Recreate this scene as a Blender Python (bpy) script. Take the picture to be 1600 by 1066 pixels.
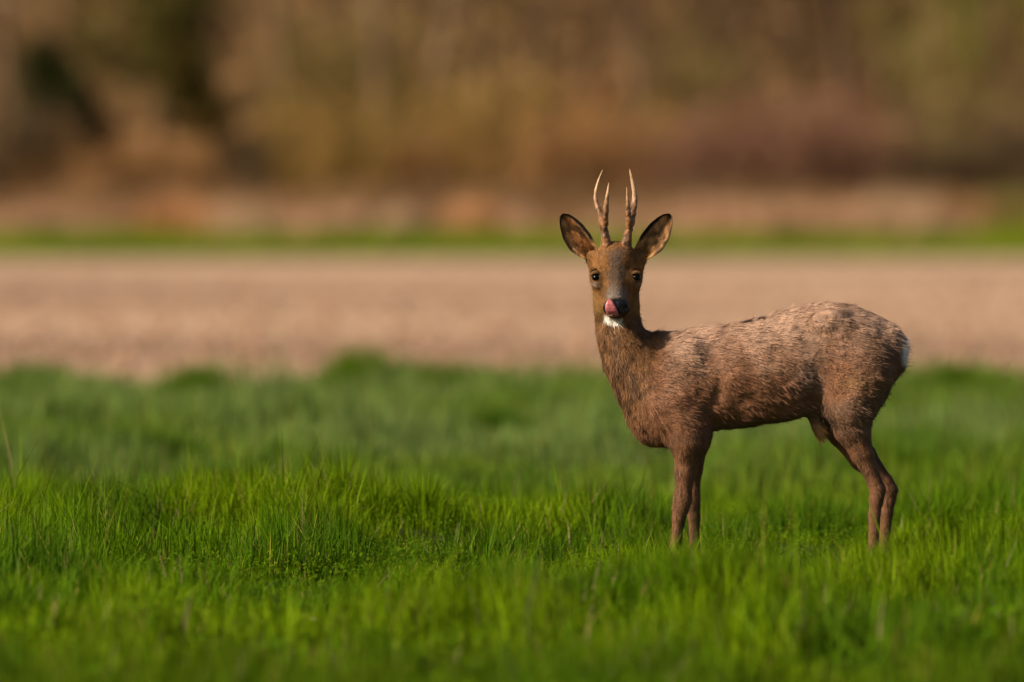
import bpy, math, random
import numpy as np
random.seed(7)
rng = np.random.default_rng(11)
for o in list(bpy.data.objects):
    bpy.data.objects.remove(o)
scene = bpy.context.scene
COL = scene.collection

# ------------------------------------------------------------------ camera, sky, sun, exposure
CAM_H = 1.115            # kneeling photographer
LENS = 300.0
FPX = LENS / 36.0 * 1600.0      # focal length in photograph pixels
HORIZON = 310.0                 # horizon row in the photograph
DEER_D = 24.78
K = FPX / DEER_D                # pixels per metre at the deer
cam_data = bpy.data.cameras.new('camera')
cam = bpy.data.objects.new('camera', cam_data)
COL.objects.link(cam)
cam.location = (0, 0, CAM_H)
cam.rotation_euler = (math.radians(90), 0, 0)
cam_data.lens = LENS
cam_data.sensor_width = 36
cam_data.shift_y = -(533 - HORIZON) / 1600.0
cam_data.clip_start = 0.5
cam_data.clip_end = 3000
cam_data.dof.use_dof = True
cam_data.dof.focus_distance = DEER_D - 0.06
cam_data.dof.aperture_fstop = 2.4
scene.camera = cam

SUN_EL, SUN_AZ = 35.0, 205.0     # azimuth: direction towards the sun, counter-clockwise from +X
world = bpy.data.worlds.new('World')
scene.world = world
world.use_nodes = True
wn, wl = world.node_tree.nodes, world.node_tree.links
wn.clear()
sky = wn.new('ShaderNodeTexSky')
sky.sky_type = 'NISHITA'
sky.sun_disc = False
sky.sun_elevation = math.radians(SUN_EL)
# Nishita: rotation 0 puts the sun at +Y, positive turns clockwise seen from above
sky.sun_rotation = math.radians(90.0 - SUN_AZ)
sky.dust_density = 2.5
bg = wn.new('ShaderNodeBackground')
bg.inputs['Strength'].default_value = 0.06
wo = wn.new('ShaderNodeOutputWorld')
wl.new(sky.outputs[0], bg.inputs[0])
wl.new(bg.outputs[0], wo.inputs[0])
sd = bpy.data.lights.new('sun', 'SUN')
sd.energy = 5.0
sd.angle = math.radians(3.5)
sd.color = (1.0, 0.84, 0.64)
sun = bpy.data.objects.new('sun', sd)
COL.objects.link(sun)
ce, se = math.cos(math.radians(SUN_EL)), math.sin(math.radians(SUN_EL))
from mathutils import Vector
SUNV = Vector((ce * math.cos(math.radians(SUN_AZ)), ce * math.sin(math.radians(SUN_AZ)), se))
sun.rotation_euler = SUNV.to_track_quat('Z', 'Y').to_euler()
sun.location = (-20, -10, 30)
vs = scene.view_settings
vs.view_transform = 'Standard'
vs.look = 'None'
vs.exposure = 0.36
vs.gamma = 1.0
vs.use_curve_mapping = False
scene.render.engine = 'CYCLES'
scene.cycles.use_denoising = True
scene.cycles.denoiser = 'OPENIMAGEDENOISE'
scene.cycles.max_bounces = 6
scene.cycles.diffuse_bounces = 3
scene.cycles.transparent_max_bounces = 4
scene.cycles.use_adaptive_sampling = False


# ------------------------------------------------------------------ helpers
def tag(o, label=None, cat=None, group=None, kind=None):
    for k, v in (('label', label), ('category', cat), ('group', group), ('kind', kind)):
        if v:
            o[k] = v
    return o


def empty(name, loc):
    o = bpy.data.objects.new(name, None)
    o.empty_display_size = 0.2
    COL.objects.link(o)
    o.location = loc
    return o


def np_mesh(name, verts, faces_list, colors=None, smooth=False):
    """verts (n,3); faces_list: list of int arrays (m,k) of equal corner count each"""
    me = bpy.data.meshes.new(name)
    verts = np.ascontiguousarray(verts, dtype=np.float32)
    me.vertices.add(len(verts))
    me.vertices.foreach_set('co', verts.ravel())
    idx = np.concatenate([f.ravel() for f in faces_list]).astype(np.int32)
    counts = np.concatenate([np.full(len(f), f.shape[1], dtype=np.int32) for f in faces_list])
    starts = np.concatenate([[0], np.cumsum(counts)[:-1]]).astype(np.int32)
    me.loops.add(len(idx))
    me.loops.foreach_set('vertex_index', idx)
    me.polygons.add(len(counts))
    me.polygons.foreach_set('loop_start', starts)
    if smooth:
        me.polygons.foreach_set('use_smooth', np.ones(len(counts), dtype=bool))
    me.update(calc_edges=True)
    if colors is not None:
        at = me.color_attributes.new('Col', 'FLOAT_COLOR', 'POINT')
        c4 = np.ones((len(verts), 4), dtype=np.float32)
        c4[:, :3] = colors
        at.data.foreach_set('color', c4.ravel())
    return me


def obj(name, me, mat, parent=None, loc=None):
    o = bpy.data.objects.new(name, me)
    COL.objects.link(o)
    if mat is not None and len(me.materials) == 0:
        me.materials.append(mat)
    if parent is not None:
        o.parent = parent
    if loc is not None:
        o.location = loc
    return o


def _hash(ix, iy, iz, seed):
    h = (ix.astype(np.int64) * 374761393 + iy.astype(np.int64) * 668265263 + iz.astype(np.int64) * 2147483647 + seed * 974634777)
    h = (h ^ (h >> 13)) * 1274126177
    h = h ^ (h >> 16)
    return (h & 0xFFFF).astype(np.float32) / 65535.0


def vnoise(p, scale, seed=0):
    """value noise 0..1 at points p (n,3) with feature size scale"""
    q = np.asarray(p, dtype=np.float64) / scale
    i = np.floor(q)
    f = (q - i)
    f = f * f * (3 - 2 * f)
    i = i.astype(np.int64)
    r = 0
    for dx in (0, 1):
        wx = f[:, 0] if dx else 1 - f[:, 0]
        for dy in (0, 1):
            wy = f[:, 1] if dy else 1 - f[:, 1]
            for dz in (0, 1):
                wz = f[:, 2] if dz else 1 - f[:, 2]
                r = r + wx * wy * wz * _hash(i[:, 0] + dx, i[:, 1] + dy, i[:, 2] + dz, seed)
    return r


def fbm(p, scale, seed=0, octaves=3):
    r, a, t = 0, 1.0, 0
    for k in range(octaves):
        r = r + a * vnoise(p, scale / 2 ** k, seed + k * 17)
        t += a
        a *= 0.5
    return r / t


def sstep(a, b, x):
    t = np.clip((x - a) / (b - a), 0, 1)
    return t * t * (3 - 2 * t)


def mixc(a, b, t):
    t = np.asarray(t)[:, None]
    return a * (1 - t) + np.asarray(b, dtype=float)[None, :] * t if np.ndim(b) == 1 else a * (1 - t) + b * t


# ------------------------------------------------------------------ materials
def new_mat(name):
    m = bpy.data.materials.new(name)
    m.use_nodes = True
    n, l = m.node_tree.nodes, m.node_tree.links
    return m, n, l, n['Principled BSDF']


def attr_mat(name, rough=0.8, spec=0.2, noise_scale=None, noise_amt=0.25, bump=0.0, sheen=0.0, translucent=0.0, coat=0.0):
    m, n, l, b = new_mat(name)
    a = n.new('ShaderNodeAttribute')
    a.attribute_name = 'Col'
    col = a.outputs['Color']
    if noise_scale:
        tc = n.new('ShaderNodeTexCoord')
        t = n.new('ShaderNodeTexNoise')
        t.inputs['Scale'].default_value = noise_scale
        t.inputs['Detail'].default_value = 4
        l.new(tc.outputs['Object'], t.inputs['Vector'])
        mr = n.new('ShaderNodeMapRange')
        mr.inputs['From Min'].default_value = 0.3
        mr.inputs['From Max'].default_value = 0.7
        mr.inputs['To Min'].default_value = 1 - noise_amt
        mr.inputs['To Max'].default_value = 1 + noise_amt
        l.new(t.outputs['Fac'], mr.inputs['Value'])
        mx = n.new('ShaderNodeVectorMath')
        mx.operation = 'SCALE'
        l.new(col, mx.inputs[0])
        l.new(mr.outputs[0], mx.inputs['Scale'])
        col = mx.outputs[0]
        if bump:
            bp = n.new('ShaderNodeBump')
            bp.inputs['Strength'].default_value = bump
            bp.inputs['Distance'].default_value = 0.01
            l.new(t.outputs['Fac'], bp.inputs['Height'])
            l.new(bp.outputs[0], b.inputs['Normal'])
    l.new(col, b.inputs['Base Color'])
    b.inputs['Roughness'].default_value = rough
    b.inputs['Specular IOR Level'].default_value = spec
    if sheen:
        b.inputs['Sheen Weight'].default_value = sheen
        b.inputs['Sheen Roughness'].default_value = 0.5
    if coat:
        b.inputs['Coat Weight'].default_value = coat
    if translucent:
        tr = n.new('ShaderNodeBsdfTranslucent')
        l.new(col, tr.inputs['Color'])
        ms = n.new('ShaderNodeMixShader')
        ms.inputs[0].default_value = translucent
        l.new(b.outputs[0], ms.inputs[1])
        l.new(tr.outputs[0], ms.inputs[2])
        l.new(ms.outputs[0], n['Material Output'].inputs['Surface'])
    return m


def flat_mat(name, c, rough=0.6, spec=0.4, coat=0.0, nscale=30, namt=0.2, bump=0.0, sss=0.0):
    m, n, l, b = new_mat(name)
    tc = n.new('ShaderNodeTexCoord')
    t = n.new('ShaderNodeTexNoise')
    t.inputs['Scale'].default_value = nscale
    t.inputs['Detail'].default_value = 5
    l.new(tc.outputs['Object'], t.inputs['Vector'])
    r = n.new('ShaderNodeValToRGB')
    r.color_ramp.elements[0].position = 0.3
    r.color_ramp.elements[1].position = 0.7
    r.color_ramp.elements[0].color = [max(0, x * (1 - namt)) for x in c] + [1]
    r.color_ramp.elements[1].color = [min(1, x * (1 + namt)) for x in c] + [1]
    l.new(t.outputs['Fac'], r.inputs[0])
    l.new(r.outputs[0], b.inputs['Base Color'])
    b.inputs['Roughness'].default_value = rough
    b.inputs['Specular IOR Level'].default_value = spec
    b.inputs['Coat Weight'].default_value = coat
    if sss:
        b.inputs['Subsurface Weight'].default_value = sss
        b.inputs['Subsurface Scale'].default_value = 0.005
    if bump:
        bp = n.new('ShaderNodeBump')
        bp.inputs['Strength'].default_value = bump
        bp.inputs['Distance'].default_value = 0.004
        l.new(t.outputs['Fac'], bp.inputs['Height'])
        l.new(bp.outputs[0], b.inputs['Normal'])
    return m


M_GRASS = attr_mat('grass_blades', rough=0.6, spec=0.07, translucent=0.38)
M_DRY = attr_mat('dry_reed', rough=0.7, spec=0.2, translucent=0.25)
M_LEAF = attr_mat('crown_twigs', rough=0.7, spec=0.15, translucent=0.2)
M_BARK = attr_mat('bark', rough=0.9, spec=0.1, noise_scale=6, noise_amt=0.35, bump=0.6)
M_SKIN = attr_mat('deer_undercoat', rough=0.9, spec=0.1, noise_scale=90, noise_amt=0.2, bump=0.5)
M_FUR = attr_mat('deer_fur', rough=0.6, spec=0.16, sheen=0.04)
M_EAR = attr_mat('deer_ear', rough=0.8, spec=0.12, noise_scale=70, noise_amt=0.25, bump=0.4)
M_ANTLER = attr_mat('antler_bone', rough=0.45, spec=0.4, noise_scale=60, noise_amt=0.25, bump=0.5)
M_EYE = flat_mat('eye_dark', (0.004, 0.0035, 0.003), rough=0.1, spec=0.14)
M_NOSE = flat_mat('wet_nose', (0.008, 0.008, 0.009), rough=0.28, spec=0.35, coat=0.1, nscale=160, namt=0.4, bump=0.6)
M_TONGUE = flat_mat('tongue', (0.55, 0.16, 0.17), rough=0.32, spec=0.5, nscale=90, namt=0.3, bump=0.4, sss=0.3)
M_HOOF = flat_mat('hoof_horn', (0.03, 0.022, 0.018), rough=0.5)
M_CLOD = attr_mat('soil_clods', rough=0.95, spec=0.05)


# ------------------------------------------------------------------ terrain
MEADOW_Y0, MEADOW_Y1 = 8.0, 47.6
FIELD_Y1 = 166.0
STRIP_Y1 = 186.0
HILL_Y0 = 207.0


def terrain(x, y):
    x = np.asarray(x, dtype=float)
    y = np.asarray(y, dtype=float)
    p = np.stack([x.ravel(), y.ravel(), np.zeros(x.size)], 1)
    n1 = (fbm(p, 2.3, 3, 3) - 0.5).reshape(x.shape)
    n2 = (fbm(p, 0.55, 9, 2) - 0.5).reshape(x.shape)
    near = 1 - sstep(44, 52, y)
    z = near * (0.11 * n1 + 0.11 * n2)
    # swell that carries the sharp grass, and the dip behind it
    z = z + np.exp(-((y - 26.5) / 0.9) ** 2) * (0.035 + 0.055 * sstep(0.7, -0.9, x) + 0.07 * np.exp(-((x + 0.5) / 0.5) ** 2))
    z = z - 0.07 * np.exp(-((y - 30.0) / 1.9) ** 2)
    # flat under the deer
    w = np.exp(-((x - 0.80) / 0.75) ** 2 - ((y - DEER_D) / 0.6) ** 2)
    z = z * (1 - w)
    z = z + 0.42 * sstep(FIELD_Y1 + 2, 206, y)
    z = z + np.maximum(0, y - HILL_Y0) ** 1.12 * 0.085
    far = sstep(206, 240, y)
    z = z + far * 1.2 * (fbm(p / 12, 1.0, 21, 2) - 0.5).reshape(x.shape)
    return z


def sheet(name, xs, ys, dz, mat, kind='structure'):
    X, Y = np.meshgrid(xs, ys)
    Z = terrain(X, Y) + dz
    v = np.stack([X.ravel(), Y.ravel(), Z.ravel()], 1)
    nx, ny = len(xs), len(ys)
    i = np.arange(nx * ny).reshape(ny, nx)
    f = np.stack([i[:-1, :-1].ravel(), i[:-1, 1:].ravel(), i[1:, 1:].ravel(), i[1:, :-1].ravel()], 1)
    o = obj(name, np_mesh(name, v, [f], smooth=True), mat)
    tag(o, kind=kind)
    return o


def soil_mat():
    m, n, l, b = new_mat('dry_soil')
    geo = n.new('ShaderNodeNewGeometry')
    mp = n.new('ShaderNodeMapping')
    mp.inputs['Scale'].default_value = (0.045, 0.085, 1)
    l.new(geo.outputs['Position'], mp.inputs['Vector'])
    big = n.new('ShaderNodeTexNoise')
    big.inputs['Scale'].default_value = 1.0
    big.inputs['Detail'].default_value = 4
    l.new(mp.outputs[0], big.inputs['Vector'])
    ramp = n.new('ShaderNodeValToRGB')
    e = ramp.color_ramp.elements
    e[0].position, e[0].color = 0.36, (0.262, 0.165, 0.108, 1)
    e[1].position, e[1].color = 0.64, (0.55, 0.368, 0.242, 1)
    l.new(big.outputs['Fac'], ramp.inputs[0])
    fine = n.new('ShaderNodeTexNoise')
    fine.inputs['Scale'].default_value = 3.5
    fine.inputs['Detail'].default_value = 6
    l.new(geo.outputs['Position'], fine.inputs['Vector'])
    mr = n.new('ShaderNodeMapRange')
    mr.inputs['From Min'].default_value = 0.3
    mr.inputs['From Max'].default_value = 0.7
    mr.inputs['To Min'].default_value = 0.84
    mr.inputs['To Max'].default_value = 1.14
    l.new(fine.outputs['Fac'], mr.inputs['Value'])
    mul = n.new('ShaderNodeVectorMath')
    mul.operation = 'SCALE'
    l.new(ramp.outputs[0], mul.inputs[0])
    l.new(mr.outputs[0], mul.inputs['Scale'])
    l.new(mul.outputs[0], b.inputs['Base Color'])
    bp = n.new('ShaderNodeBump')
    bp.inputs['Strength'].default_value = 0.6
    bp.inputs['Distance'].default_value = 0.05
    l.new(fine.outputs['Fac'], bp.inputs['Height'])
    l.new(bp.outputs[0], b.inputs['Normal'])
    b.inputs['Roughness'].default_value = 0.95
    b.inputs['Specular IOR Level'].default_value = 0.1
    return m


M_SOIL = soil_mat()
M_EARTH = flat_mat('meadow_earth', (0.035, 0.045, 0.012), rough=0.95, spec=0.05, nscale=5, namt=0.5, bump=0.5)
M_MARGIN = flat_mat('margin_turf', (0.19, 0.25, 0.015), rough=0.95, spec=0.05, nscale=1.5, namt=0.35, bump=0.3)
M_LITTER = flat_mat('leaf_litter', (0.27, 0.155, 0.068), rough=0.95, spec=0.05, nscale=0.35, namt=0.45, bump=0.3)

gy = np.concatenate([np.linspace(-60, 6, 12), np.linspace(8, 60, 70), np.linspace(64, 176, 57), np.linspace(178, 300, 62), np.linspace(310, 900, 30)])
gx = np.concatenate([np.linspace(-500, -45, 24), np.linspace(-40, 40, 81), np.linspace(45, 500, 24)])
sheet('ground', gx, gy, -0.03, M_SOIL)
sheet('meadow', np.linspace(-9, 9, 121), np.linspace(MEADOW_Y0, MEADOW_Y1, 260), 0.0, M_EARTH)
sheet('field_margin', np.linspace(-60, 60, 61), np.linspace(FIELD_Y1, STRIP_Y1 + 1, 14), 0.02, M_MARGIN)
sheet('woodland_floor', np.linspace(-160, 160, 90), np.linspace(STRIP_Y1, 420, 90), 0.03, M_LITTER)


# ------------------------------------------------------------------ blade fields
def blades(x, y, z, h, w, lean, az, face, cbase, ctip, bend=0.5):
    """tapered, bent grass blades: five points each"""
    n = len(x)
    base = np.stack([x, y, z], 1)
    ld = np.stack([np.cos(az), np.sin(az), np.zeros(n)], 1)
    sd_ = np.stack([np.cos(face), np.sin(face), np.zeros(n)], 1)
    up = np.array([0, 0, 1.0])
    mid = base + ld * (lean * h * 0.30)[:, None] + up * (h * 0.55)[:, None]
    tip = base + ld * (lean * h * (0.55 + bend))[:, None] + up * (h * (1.0 - 0.25 * lean * lean))[:, None]
    hw = (w * 0.5)[:, None]
    V = np.empty((n, 5, 3), dtype=np.float32)
    V[:, 0] = base - sd_ * hw * 0.8
    V[:, 1] = base + sd_ * hw * 0.8
    V[:, 2] = mid + sd_ * hw
    V[:, 3] = mid - sd_ * hw
    V[:, 4] = tip
    C = np.empty((n, 5, 3), dtype=np.float32)
    C[:, 0] = C[:, 1] = cbase
    C[:, 2] = C[:, 3] = 0.5 * (cbase + ctip)
    C[:, 4] = ctip
    i = (np.arange(n) * 5)[:, None]
    Q = i + np.array([[0, 1, 2, 3]])
    T = i + np.array([[3, 2, 4]])
    return V.reshape(-1, 3), Q, T, C.reshape(-1, 3)


def join_parts(parts):
    off, Vs, Qs, Ts, Cs = 0, [], [], [], []
    for V, Q, T, C in parts:
        Vs.append(V); Cs.append(C)
        if len(Q): Qs.append(Q + off)
        if len(T): Ts.append(T + off)
        off += len(V)
    fl = []
    if Qs: fl.append(np.concatenate(Qs))
    if Ts: fl.append(np.concatenate(Ts))
    return np.concatenate(Vs), fl, np.concatenate(Cs)


def scatter(y0, y1, dens, margin):
    """roots on the meadow inside the view wedge plus a margin each side"""
    ymax_w = y1 * 0.06 + margin
    n = int((y1 - y0) * 2 * ymax_w * dens)
    y = rng.uniform(y0, y1, n)
    x = rng.uniform(-ymax_w, ymax_w, n)
    k = np.abs(x) < y * 0.06 + margin
    return x[k], y[k]


def meadow_grass():
    parts = []
    for (y0, y1, dens, marg, wmul) in ((15.0, 21.5, 2300, 1.2, 1.25), (21.5, 25.0, 5200, 0.55, 0.9), (25.0, 30.5, 5600, 0.6, 0.9), (30.5, 38, 1900, 0.9, 1.35), (38, 48.2, 1100, 1.0, 1.7), (14.0, 26, 420, -2.6, 2.6), (26, 48.2, 330, -2.6, 3.0)):
        x, y = scatter(y0, y1, dens, abs(marg))
        if marg < 0:      # thinner growth of broader blades towards the sides
            k = np.abs(x) > y * 0.06 + 0.5
            x, y = x[k], y[k]
        p = np.stack([x, y, np.zeros_like(x)], 1)
        big = fbm(p, 1.5, 40, 2)
        cl = fbm(p, 0.32, 51, 2)
        # clumps: thin the gaps
        keep = rng.random(len(x)) < 0.12 + 1.3 * sstep(0.32, 0.62, cl)
        x, y, p, big, cl = x[keep], y[keep], p[keep], big[keep], cl[keep]
        n = len(x)
        edge = sstep(48.4, 46.5, y + 1.6 * (vnoise(p, 1.3, 77) - 0.5) - 0.12 * np.abs(x))
        keep = edge > 0.02
        x, y, p, big, cl, edge = [a[keep] for a in (x, y, p, big, cl, edge)]
        n = len(x)
        h = (0.055 + 0.085 * sstep(0.25, 0.75, big) + 0.06 * sstep(0.4, 0.8, cl)) * rng.uniform(0.55, 1.25, n)
        h *= 0.62 + 0.62 * sstep(0.35, 0.68, cl) * (0.5 + fbm(p, 0.8, 45, 2))
        h *= 0.86 + 0.12 * sstep(30, 40, y)
        tall = rng.random(n) < 0.012
        h[tall] *= rng.uniform(1.3, 1.9, tall.sum())
        # named tussocks seen in the photograph
        for tx, ty, rad, add in ((-0.52, 26.6, 0.07, 0.11), (-0.44, 26.5, 0.12, 0.04), (-0.27, 26.4, 0.17, 0.05), (0.25, 26.2, 0.03, 0.08), (-0.84, 46.3, 0.5, 0.16), (-3.0, 46.5, 0.9, 0.06), (1.15, 26.4, 0.3, -0.03), (-0.33, 46.4, 0.5, 0.05)):
            g = np.exp(-((x - tx) / rad) ** 2 - ((y - ty) / rad / 1.3) ** 2)
            h += add * g * rng.uniform(0.5, 1.3, n)
        # keep the hooves' surroundings low
        g = np.exp(-((x - 0.80) / 0.65) ** 2 - ((y - DEER_D + 0.5) / 0.75) ** 2)
        h = h * (1 - 0.1 * g)
        g = np.exp(-((x - 0.50) / 0.22) ** 2 - ((y - DEER_D + 0.3) / 0.35) ** 2) - 0.25 * np.exp(-((x - 1.05) / 0.25) ** 2 - ((y - DEER_D + 0.3) / 0.35) ** 2)
        h = h + 0.075 * g * rng.uniform(0.2, 1.2, n)
        w = rng.uniform(0.0026, 0.0062, n) * wmul
        lean = np.abs(rng.normal(0.22, 0.2, n)).clip(0, 1.1)
        az = rng.uniform(0, 2 * np.pi, n)
        face = rng.normal(0, 0.9, n)
        z = terrain(x, y) - 0.01
        # colour: yellow-green with patches of blue-green, grey-green species farther out
        patch = fbm(p, 1.1, 61, 2)
        v = rng.uniform(0.7, 1.25, n) * (0.70 + 0.80 * vnoise(p, 0.11, 66))
        c1 = np.array([0.155, 0.258, 0.001])
        c2 = np.array([0.082, 0.172, 0.002])
        c3 = np.array([0.185, 0.270, 0.070])
        tip = c1[None] * np.ones((n, 1))
        tip = mixc(tip, c2, sstep(0.40, 0.62, patch) * 0.9)
        tip = mixc(tip, np.array([0.055, 0.135, 0.004]), sstep(0.52, 0.66, fbm(p, 0.42, 65, 2)) * 0.75)
        far = sstep(29.5, 36, y) * (0.30 + 0.6 * sstep(0.35, 0.62, fbm(p, 1.7, 91, 2)))
        tip = mixc(tip, c3, far)
        tip = mixc(tip, np.array([0.088, 0.152, 0.002]), sstep(21.5, 17.5, y + 3 * (big - 0.5)) * 0.8)  # nearest blades coloured darker, lens vignetting painted into the grass
        yl = rng.random(n) < 0.05
        tip[yl] = np.array([0.23, 0.21, 0.03])
        dryb = rng.random(n) < 0.012
        tip[dryb] = np.array([0.34, 0.27, 0.13])
        tip = tip * v[:, None]
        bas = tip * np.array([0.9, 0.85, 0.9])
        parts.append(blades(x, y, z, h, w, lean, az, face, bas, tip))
    # separate dense tussocks
    for (tx, ty, rad, hh_, nb, tone) in [(-0.84, 46.4, 0.24, 0.37, 800, 0.85), (-0.60, 46.6, 0.26, 0.27, 600, 0.85), (-1.7, 46.5, 0.25, 0.24, 450, 0.7), (-2.6, 46.6, 0.4, 0.24, 700, 0.65), (-0.35, 46.2, 0.3, 0.26, 500, 0.8), (-0.1, 46.6, 0.25, 0.24, 450, 0.8), (0.3, 46.4, 0.3, 0.22, 450, 0.75), (2.4, 46.0, 0.4, 0.26, 700, 0.8),
            (0.52, 37.0, 0.22, 0.24, 500, 0.55), (-0.05, 38.5, 0.2, 0.22, 420, 0.55), (-1.5, 34.5, 0.3, 0.2, 600, 0.5), (-0.9, 40.0, 0.35, 0.24, 600, 0.55), (-2.1, 39.0, 0.35, 0.22, 600, 0.5), (1.5, 33.5, 0.3, 0.2, 600, 0.5), (0.75, 31.0, 0.3, 0.17, 700, 0.5), (1.7, 36.0, 0.3, 0.22, 500, 0.6), (-1.1, 31.8, 0.25, 0.2, 500, 0.5),
            (-0.52, 26.4, 0.06, 0.25, 110, 1.1), (-0.27, 26.3, 0.13, 0.19, 420, 1.0), (-0.42, 26.3, 0.10, 0.17, 220, 1.1), (-0.9, 25.8, 0.1, 0.14, 150, 1.1), (-1.35, 25.6, 0.1, 0.14, 150, 1.1), (0.25, 26.0, 0.012, 0.22, 7, 1.0), (1.45, 26.5, 0.2, 0.16, 120, 1.0), (1.5, 26.0, 0.05, 0.22, 14, 1.0), (0.05, 26.2, 0.05, 0.17, 40, 1.0), (-1.2, 26.2, 0.15, 0.15, 160, 0.9),
            (-1.2, 19.0, 0.2, 0.16, 220, 0.6), (0.1, 18.2, 0.25, 0.17, 260, 0.6), (0.8, 17.6, 0.25, 0.17, 260, 0.5), (1.15, 18.8, 0.2, 0.16, 200, 0.6), (-0.6, 18.0, 0.25, 0.15, 240, 0.55)]:
        a_ = rng.uniform(0, 2 * np.pi, nb); q_ = np.abs(rng.normal(0, 0.6, nb)) * rad
        x, y = tx + q_ * np.cos(a_), ty + q_ * np.sin(a_)
        h = hh_ * rng.uniform(0.5, 1.1, nb) * np.exp(-(q_ / rad) ** 2 * 0.5)
        c = np.array([0.145, 0.245, 0.003])[None] * rng.uniform(0.75, 1.25, nb)[:, None] * np.array([tone ** 1.3, tone, 1.0])
        w = rng.uniform(0.003, 0.006, nb) * (1 + 0.9 * float(sstep(28, 36, ty)))
        parts.append(blades(x, y, terrain(x, y) - 0.01, h, w, np.abs(rng.normal(0.2, 0.2, nb)), a_, rng.normal(0, 0.9, nb), c * 0.9, c))
    # low broad-leaved herbs between the blades: small leaflets
    for (y0, y1, dens, marg, s) in ((15.5, 22, 1500, 0.9, 2.0), (22, 29, 7500, 0.4, 1.0), (29, 44, 320, 0.8, 1.9)):
        x, y = scatter(y0, y1, dens, marg)
        p = np.stack([x, y, np.zeros_like(x)], 1)
        k = rng.random(len(x)) < sstep(0.34, 0.60, fbm(p, 0.45, 131, 2)) + 0.1
        x, y, p = x[k], y[k], p[k]
        n = len(x)
        z = terrain(x, y) + 0.012 + 0.10 * rng.random(n) * sstep(0.3, 0.7, fbm(p, 0.3, 141, 2))
        az = rng.uniform(0, 2 * np.pi, n)
        tilt = rng.uniform(-0.2, 0.9, n)
        L = rng.uniform(0.008, 0.020, n) * s
        W = L * rng.uniform(0.28, 0.5, n)
        d = np.stack([np.cos(az) * np.cos(tilt), np.sin(az) * np.cos(tilt), np.sin(tilt)], 1)
        sdv = np.stack([-np.sin(az), np.cos(az), rng.normal(0, 0.3, n)], 1)
        b = np.stack([x, y, z], 1)
        V = np.empty((n, 4, 3), dtype=np.float32)
        V[:, 0] = b
        V[:, 1] = b + d * (L * 0.5)[:, None] + sdv * (W * 0.5)[:, None]
        V[:, 2] = b + d * L[:, None]
        V[:, 3] = b + d * (L * 0.5)[:, None] - sdv * (W * 0.5)[:, None]
        c = np.array([0.12, 0.215, 0.003])[None] * rng.uniform(0.5, 1.15, n)[:, None]
        c[:, 0] *= rng.uniform(0.7, 1.25, n)
        C = np.repeat(c[:, None, :], 4, 1)
        Q = (np.arange(n) * 4)[:, None] + np.array([[0, 1, 2, 3]])
        parts.append((V.reshape(-1, 3), Q, np.zeros((0, 3), int), C.reshape(-1, 3)))
    V, F, C = join_parts(parts)
    o = obj('meadow_grass', np_mesh('meadow_grass', V, F, C), M_GRASS)
    tag(o, 'lush bright green meadow grass the roebuck stands in', 'grass', kind='stuff')


meadow_grass()


def margin_grass():
    n = 26000
    y = rng.uniform(FIELD_Y1 - 0.3, STRIP_Y1 + 2, n)
    x = rng.uniform(-17, 17, n)
    p = np.stack([x, y, np.zeros(n)], 1)
    h = rng.uniform(0.08, 0.28, n) * (0.6 + 0.9 * vnoise(p, 3.0, 5)) * (1 + 0.55 * sstep(8.5, 11, x))
    w = rng.uniform(0.03, 0.07, n)
    c = np.array([0.23, 0.30, 0.012])[None] * rng.uniform(0.7, 1.25, n)[:, None]
    c = mixc(c, np.array([0.13, 0.22, 0.012]), sstep(0.5, 0.7, vnoise(p, 2.5, 8)))
    V, Q, T, C = blades(x, y, terrain(x, y), h, w, np.abs(rng.normal(0.3, 0.2, n)), rng.uniform(0, 6.3, n), rng.normal(0, 1, n), c * 0.8, c)
    o = obj('margin_grass', np_mesh('margin_grass', V, [Q, T], C), M_GRASS)
    tag(o, 'narrow strip of fresh green grass along the far field edge', 'grass', kind='stuff')


margin_grass()


def soil_clods():
    n = 7000
    y = 46 + 70 * rng.random(n) ** 1.6
    x = rng.uniform(-1, 1, n) * (y * 0.06 + 2.0)
    s = 0.010 + 0.05 * rng.random(n) ** 2.5 * (1 + (rng.random(n) < 0.04) * 0.6)
    oct_v = np.array([[1, 0, 0], [0, 1, 0], [-1, 0, 0], [0, -1, 0], [0, 0, 0.8], [0, 0, -0.6]])
    oct_f = np.array([[0, 1, 4], [1, 2, 4], [2, 3, 4], [3, 0, 4], [1, 0, 5], [2, 1, 5], [3, 2, 5], [0, 3, 5]])
    V = oct_v[None] * s[:, None, None] * rng.uniform(0.6, 1.3, (n, 6, 3))
    V += np.stack([x, y, terrain(x, y) - 0.02 + s * 0.2], 1)[:, None, :]
    F = (np.arange(n) * 6)[:, None, None] + oct_f[None]
    c = np.array([0.37, 0.23, 0.15])[None] * rng.uniform(0.6, 1.3, n)[:, None]
    C = np.repeat(c[:, None, :], 6, 1)
    o = obj('soil_clods', np_mesh('soil_clods', V.reshape(-1, 3), [F.reshape(-1, 3)], C.reshape(-1, 3)), M_CLOD)
    tag(o, 'crumbled brown soil clods strewn over the bare field', 'soil', kind='stuff')


soil_clods()


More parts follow.
